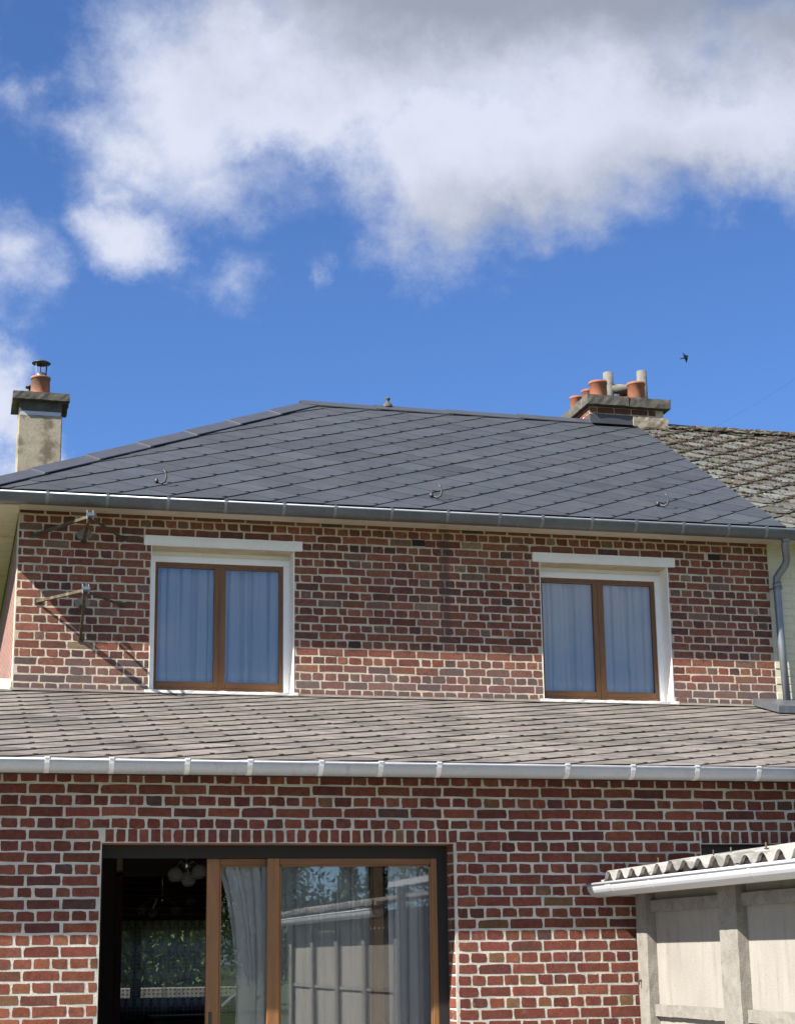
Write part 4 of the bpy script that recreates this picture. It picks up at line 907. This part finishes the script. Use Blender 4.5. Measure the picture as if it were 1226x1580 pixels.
# ------------------------------------------------------------------ antenna brackets on the upper wall
def bracket(apex, y_ap, feet, label, patch):
    A = at(*apex, y_ap); t = thing('wall_bracket', (A[0], YU, A[2]), label, 'bracket', 'antenna brackets on the brick wall')
    for (fx_, fy_) in feet:
        Fp = at(fx_, fy_, YU-.004); mb = MB(); d = Fp-A; d /= np.linalg.norm(d)
        s_ = np.cross(d, (0, 0, 1.0)); s_ /= np.linalg.norm(s_); u_ = np.cross(s_, d)
        V = []
        for p_ in (A, Fp):
            V += [p_+s_*a+u_*b for a, b in ((-.012, -.012), (.012, -.012), (.012, -.007), (-.007, -.007), (-.007, .012), (-.012, .012))]
        mb.add(V, [(i, (i+1) % 6, 6+(i+1) % 6, 6+i) for i in range(6)]+[(0, 1, 2, 3, 4, 5), (11, 10, 9, 8, 7, 6)]); part('arm', mb, 'rusty_bracket', t, fix=True)
        mb = MB(); mb.bev(Fp[0]-.026, Fp[0]+.026, YU-.010, YU-.002, Fp[2]-.024, Fp[2]+.024, .002); part('wall_plate', mb, 'rusty_bracket', t)
    mb = MB(); mb.bev(A[0]-.026, A[0]+.026, A[1]-.025, A[1]+.025, A[2]-.010, A[2]+.010, .004); mb.tube([A+np.array([-.02, -.02, -.03]), A+np.array([-.02, -.02, .05])], .008, 6); mb.tube([A+np.array([.03, -.02, -.03]), A+np.array([.03, -.02, .05])], .008, 6)
    mb.box(A[0]-.03, A[0]+.04, A[1]-.040, A[1]-.033, A[2]-.0, A[2]+.026); part('clamp', mb, 'zinc_pipe', t)
    q = at(*patch, YU-.003); mb = MB(); n = 30
    rr_ = [(.058+.007*math.sin(2*a+.7)+.006*math.sin(4*a+2)+.004*math.sin(9*a)) for a in np.linspace(0, 6.283, n, False)]
    V = [(q[0]+rr_[i]*math.cos(6.283*i/n), YU-.004, q[2]+rr_[i]*math.sin(6.283*i/n)) for i in range(n)]+[(q[0]+rr_[i]*1.06*math.cos(6.283*i/n), YU+.006, q[2]+rr_[i]*1.06*math.sin(6.283*i/n)) for i in range(n)]
    mb.add(V, [tuple(range(n))]+[(i, n+i, n+(i+1) % n, (i+1) % n) for i in range(n)]); part('mortar_patch', mb, 'plaster_patch', t, fix=True)
bracket((138, 797), YU-.46, [(52, 826), (192, 831), (129, 836)], 'upper rusty tripod bracket close under the eave by the left corner', (130, 825))
bracket((131, 911), YU-.46, [(58, 928), (189, 934), (124, 986), (127, 938)], 'lower rusty tripod bracket with long shadows beside the left window', (127, 930))

# ------------------------------------------------------------------ shed of concrete panels
XS = 4.62
shed = thing('concrete_shed', (6.2, 9.5, 0), 'pale concrete panel shed with corrugated roof at the right edge', 'shed')
Y0, Y1 = 11.62, 8.60
posts = [(11.44, 11.62), (atX(1138, 1450, XS)[1], atX(1110, 1450, XS)[1]), (8.60, 8.77)]
for a, b in posts: rough_part('post', XS, XS+.13, a, b, 0, 2.13, 'concrete_post', shed, .0022, .05, int(a*10))
zr1, zr0 = atX(1000, 1390, XS+.03)[2], atX(1000, 1408, XS+.03)[2]
zl1, zl0 = atX(1060, 1553, XS+.04)[2], atX(1060, 1572, XS+.04)[2]
for (a, b) in ((posts[1][1], posts[0][0]), (posts[2][1], posts[1][0])):
    mb = MB(); mb.bev(XS+.07, XS+.11, a-.02, b+.02, zl1-.01, 2.10, .004); part('panel', mb, 'concrete', shed)
    mb = MB(); mb.bev(XS+.07, XS+.11, a-.02, b+.02, .02, zl0+.01, .004); part('panel', mb, 'concrete', shed)
    rough_part('rail', XS+.03, XS+.10, a+.003, b-.003, zr0, zr1, 'concrete_post', shed, .0022, .04, 8)
    rough_part('rail', XS+.035, XS+.10, a+.003, b-.003, zl0, zl1, 'concrete_post', shed, .0022, .04, 9)
mb = MB(); mb.box(XS+.14, XS+3.0, 11.50, 11.58, 0, 2.2); mb.box(XS+2.9, XS+3.0, 8.65, 11.5, 0, 2.3); mb.box(XS+.14, XS+3.0, 8.62, 8.70, 0, 2.2); part('wall', mb, 'concrete', shed)
def corrugated(y0, y1, x0, x1, z, slope, pitch, amp, name, mat, owner, sheets=3):
    L = (y1-y0)/sheets
    for s_ in range(sheets):
        n = int(L/pitch*16)+1; ya = y0+s_*L-(.06 if s_ else 0); yb = y0+(s_+1)*L; V = []; li = .008*(s_ % 2)
        for (x, t) in ((x0, 0), (x1, 0), (x0, 1), (x1, 1)):
            for i in range(n+1):
                y = ya+(yb-ya)*i/n; V.append((x, y, z+slope*(x-x0)+amp*(lambda c: math.copysign(abs(c)**.75, c))(math.cos(2*math.pi*(y-y0)/pitch))*(1+.10*math.sin(y*7.3))+.006*math.sin(y*2.1+x)-t*.007+li))
        k = n+1; F = []
        for i in range(n):
            F += [(i, k+i, k+i+1, i+1), (2*k+i, 2*k+i+1, 3*k+i+1, 3*k+i), (i, i+1, 2*k+i+1, 2*k+i), (k+i, 3*k+i, 3*k+i+1, k+i+1)]
        mb = MB(); mb.add(V, F); part(name, mb, mat, owner, True, fix=True)
gz = atX(905, 1367, 4.32)[2]; gy1 = atX(905, 1367, 4.32)[1]
corrugated(8.45, 11.60, 4.37, 7.7, gz+.055, .135, .215, .031, 'corrugated_sheet', 'fibre_cement', shed)
mb = MB(); V = []; nn = 240
for i in range(nn+1):
    y = 8.46+(11.59-8.46)*i/nn; c_ = math.cos(2*math.pi*(y-8.45)/.215); zt_ = gz+.055+.031*math.copysign(abs(c_)**.75, c_)-.006
    V += [(4.392, y, gz-.03), (4.392, y, zt_), (4.41, y, zt_), (4.41, y, gz-.03)]
mb.add(V, [(4*i+a, 4*i+(a+1) % 4, 4*i+4+(a+1) % 4, 4*i+4+a) for i in range(nn) for a in range(4)]); part('hollow_shade_strip', mb, 'dark_wood', shed, fix=True)  # dark strip added to stand for the shade under the corrugations
def gutter_y(owner, y0, y1, xc, z, R_, mat, joints):
    prof_o = [(xc-R_*math.cos(a), z-R_*math.sin(a)) for a in np.linspace(0, math.pi, 15)]; prof_i = [(xc-(R_-.004)*math.cos(a), z-(R_-.004)*math.sin(a)) for a in np.linspace(math.pi, 0, 15)]
    pr = prof_o+prof_i; n = len(pr)
    def sw(pr, a, b): mb = MB(); n = len(pr); mb.add([(x, a, zz) for x, zz in pr]+[(x, b, zz) for x, zz in pr], [(k, (k+1) % n, n+(k+1) % n, n+k) for k in range(n)]+[tuple(range(n)), tuple(range(n, 2*n))[::-1]]); return mb
    g_ = part('gutter', sw(pr, y0, y1), mat, owner, fix=True)
    mb = MB(); mb.tube([(xc-R_, y0, z+.004), (xc-R_, y1, z+.004)], .010, 8); part('gutter_bead', mb, mat, g_, True)
    V = [(x, y1, zz) for x, zz in prof_o]; mb = MB(); mb.add(V+[(x, y1+.006, zz) for x, zz in prof_o], [tuple(range(15)), tuple(range(29, 14, -1))]+[(k, 15+k, 15+(k+1) % 15, (k+1) % 15) for k in range(15)]); part('end_cap', mb, mat, g_, fix=True)
    for jy, jw in joints:
        po = [(xc-(R_+.004)*math.cos(a), z+.004-(R_+.004)*math.sin(a)) for a in np.linspace(0, math.pi, 15)]; pi_ = [(xc-(R_+.001)*math.cos(a), z+.004-(R_+.001)*math.sin(a)) for a in np.linspace(math.pi, 0, 15)]
        part('gutter_joint', sw(po+pi_, jy-jw, jy+jw), mat, g_, fix=True)
    return g_
gutter_y(shed, 8.45, gy1, 4.402, gz, .082, 'pvc_gutter', [(atX(940, 1375, 4.33)[1], .05), (atX(1003, 1365, 4.33)[1], .012), (atX(1157, 1345, 4.33)[1], .016)])
for px, py in ((962, 1330), (1015, 1325), (1100, 1312), (1127, 1308), (1181, 1302)):
    c = atX(px, py, 4.60); c[2] = gz+.055+.135*.23+.02; mb = MB(); mb.tube([c, c+np.array([0, 0, .05])], .005, 6); mb.tube([c+np.array([0, 0, .012]), c+np.array([0, 0, .018])], .014, 8); part('roof_bolt', mb, 'rusty_bracket', shed)
q = atX(977, 1513, XS); mb = MB(); mb.tube([(XS-.02, posts[0][1]-.05, q[2]), (XS+.01, posts[0][1]-.05, q[2])], .008, 6); mb.tube([(XS-.02, posts[0][1]-.05, q[2]), (XS-.02, posts[0][1]-.05, q[2]-.03)], .006, 6); part('hook', mb, 'rusty_bracket', shed)

# ------------------------------------------------------------------ garden behind the viewer (it shows in the door glass)
shed2 = thing('garden_shed', (6.0, 3.0, 0), 'long concrete panel shed along the garden, mirrored in the door glass', 'shed')
for i in range(5):
    y = 5.4-i*1.45
    mb = MB(); mb.bev(XS, XS+.13, y, y+.15, 0, 2.13, .012); part('post', mb, 'concrete_post', shed2)
    if i < 4:
        mb = MB(); mb.bev(XS+.06, XS+.10, y-1.31, y+.01, .02, 1.32, .004); part('panel', mb, 'concrete', shed2)
        mb = MB(); mb.bev(XS+.06, XS+.10, y-1.31, y+.01, 1.36, 2.10, .004); part('panel', mb, 'concrete', shed2)
        mb = MB(); mb.bev(XS+.03, XS+.10, y-1.29, y-.01, 1.32, 1.36, .006); part('rail', mb, 'concrete_post', shed2)
corrugated(-.55, 5.6, 4.40, 7.6, 2.25, .12, .20, .03, 'corrugated_sheet', 'fibre_cement', shed2, 5)
gutter_y(shed2, -.6, 5.6, 4.42, 2.17, .075, 'pvc_gutter', [(1.5, .02), (3.6, .02)])
mb = MB(); mb.box(XS+.3, 7.4, -.45, 5.5, 0, 2.2); part('wall', mb, 'dark_wood', shed2)
cp = thing('carport', (6.2, 7.0, 0), 'dark open carport with a white fascia between the two sheds', 'carport')
mb = MB(); mb.bev(4.50, 4.53, 5.7, 8.35, 2.38, 2.44, .005); part('fascia', mb, 'pvc_gutter', cp)
mb = MB(); mb.bev(4.57, 7.8, 5.7, 8.35, 2.40, 2.46, .005); part('roof', mb, 'fibre_cement', cp)
for y in (5.75, 8.25): mb = MB(); mb.bev(4.58, 4.66, y, y+.08, 0, 2.39, .005); part('post', mb, 'dark_wood', cp)
mb = MB(); mb.box(7.5, 7.6, 5.75, 8.3, 0, 2.39); part('back_wall', mb, 'dark_wood', cp)

def tree(x, y, h, w, mat, label, seedn, col_=False, n=2600):
    R = np.random.default_rng(seedn); t = thing('garden_tree', (x, y, 0), label, 'tree', 'trees at the end of the garden')
    mb = MB(); pts = [(x, y, 0), (x+R.normal(0, .05), y, h*.3), (x+R.normal(0, .1), y+R.normal(0, .1), h*.62), (x, y, h*.9)]
    mb.tube(pts, [.05*h/2, .04*h/2, .022*h/2, .005], 9)
    for k in range(9 if not col_ else 4):
        a = R.uniform(0, 6.28); z0_ = h*R.uniform(.3, .75); l_ = w*.42*R.uniform(.6, 1); mb.tube([(x, y, z0_), (x+l_*.5*math.cos(a), y+l_*.5*math.sin(a), z0_+h*.07), (x+l_*math.cos(a), y+l_*math.sin(a), z0_+h*.16)], [.02*h/3, .012*h/3, .004], 6)
    part('trunk', mb, 'bark', t, True)
    mb = MB(); cl = [(R.normal(0, .30 if not col_ else .12), R.normal(0, .30 if not col_ else .12), R.uniform(.28, 1.0)) for _ in range(26)]
    for i in range(n):
        cx0, cy0, cz0 = cl[int(R.integers(len(cl)))]
        prof = math.sin(math.pi*min(1, (cz0-.18)/.9))**.6 if not col_ else (1.15-cz0)
        c = np.array([x+w*cx0*prof, y+w*cy0*prof, h*cz0*.93])+R.normal(0, 1, 3)*np.array([.13*w, .13*w, .07*h])*(1 if not col_ else .7)
        s_ = R.uniform(.04, .10); d1 = R.normal(0, 1, 3); d1 /= np.linalg.norm(d1); d2 = np.cross(d1, R.normal(0, 1, 3)); d2 /= np.linalg.norm(d2)
        k = R.uniform(.55, 1.4); mb.add([c-d1*s_*1.5, c+d2*s_*.6, c+d1*s_*1.5, c-d2*s_*.6], [(0, 1, 2, 3)], (k, k*R.uniform(.9, 1.1), k*.9))
    part('crown', mb, mat, t)
for i, (x, y, h, w, mt_, c_, lb_) in enumerate([(10.2, -33, 6.6, 4.2, 'leaf', False, 'bushy green tree beyond the end of the long garden shed'), (13.9, -38, 6.0, 1.7, 'leaf_dark', True, 'slim dark conifer beside the bushy garden tree'), (15.0, -38.5, 6.6, 1.7, 'leaf_dark', True, 'taller slim dark conifer at the garden end'),
        (12.4, -44, 6.4, 4.4, 'leaf', False, 'low green tree behind the slim conifers'), (8.2, -36, 7.6, 4.6, 'leaf_dark', False, 'tall dark tree far down the garden'), (17.4, -40, 8.0, 5.0, 'leaf', False, 'large green tree at the far right of the garden')]):
    tree(x, y, h*.82, w*.8, mt_, lb_, 60+i, c_, 5000)
# hedge across the street, seen through the far window
R = np.random.default_rng(77); mb = MB()
for i in range(14000):
    c = np.array([R.uniform(-2, 7.5), 27+R.uniform(0, .9), R.uniform(.15, 3.2)+.2*math.sin(i)]); s_ = R.uniform(.02, .05); d1 = R.normal(0, 1, 3); d1 /= np.linalg.norm(d1); d2 = np.cross(d1, R.normal(0, 1, 3)); d2 /= np.linalg.norm(d2); k = R.uniform(.6, 1.5)
    mb.add([c-d1*s_*1.5, c+d2*s_*.7, c+d1*s_*1.5, c-d2*s_*.7], [(0, 1, 2, 3)], (k, k, k*.8))
mb2 = MB(); mb2.bev(-2.2, 7.6, 26.2, 26.4, 0, 1.30, .01); tag(part('street_wall', mb2, 'concrete_post'), 'low pale wall in front of the hedge beyond the far window', 'wall')
hedge = thing('street_hedge', (2.7, 27.4, 0), 'bright green hedge glimpsed through the far window', 'hedge')
part('foliage', mb, 'leaf', hedge); mb = MB(); mb.bev(-2, 7.5, 27.5, 27.9, .2, 3.1, .05); part('inner_growth', mb, 'leaf_dark', hedge); mb = MB()
for i in range(9): mb.tube([(-1.6+i, 27.4, 0), (-1.6+i+.05, 27.45, 1.4)], .03, 7)
part('stem', mb, 'bark', hedge)

# ------------------------------------------------------------------ cable and swallow
a = at(1090, 664, 19.2); b = at(1235, 578, 19.4); mb = MB()
mb.tube([a+(b-a)*t+np.array([0, 0, -.10*4*t*(1-t)*.3]) for t in np.linspace(0, 1, 12)]+[b+(b-a)*1.5], .0009, 6)
tag(part('cable', mb, 'cable_black'), 'thin dark wire rising from the mossy ridge towards the right', 'cable')
C = at(1057, 551, 42.0); mb = MB(); k = .014
def S(px, py, d=0): q = at(px, py, 42.0+d); return q
body = [S(1050.5, 553.6), S(1053, 552.2), S(1056, 551), S(1059.5, 549.4), S(1061.5, 549)]
mb.tube(body, [.006, .022, .042, .036, .006], 10)
def wing(pts, th=.008):
    P_ = [np.array(q) for q in pts]; n = len(P_); mb.add([q+np.array([0, -th, 0]) for q in P_]+[q+np.array([0, th, 0]) for q in P_], [tuple(range(n)), tuple(range(2*n-1, n-1, -1))]+[(i, n+i, n+(i+1) % n, (i+1) % n) for i in range(n)])
wing([S(1054.6, 551.6), S(1054.0, 547.0, -.05), S(1052.6, 543.6, -.1), S(1055.6, 546.8, -.05), S(1058.6, 549.8)])
wing([S(1055.4, 551.8), S(1057.0, 556.0, .05), S(1058.6, 559.6, .1), S(1060.4, 554.0, .05), S(1060.0, 550.2)])
wing([S(1052.6, 552.2), S(1048.0, 553.0), S(1050.6, 553.4), S(1048.8, 554.8), S(1053.4, 553.2)])
tag(part('swallow', mb, 'feather', fix=True), 'small dark swallow flying in the blue sky right of the chimneys', 'bird')
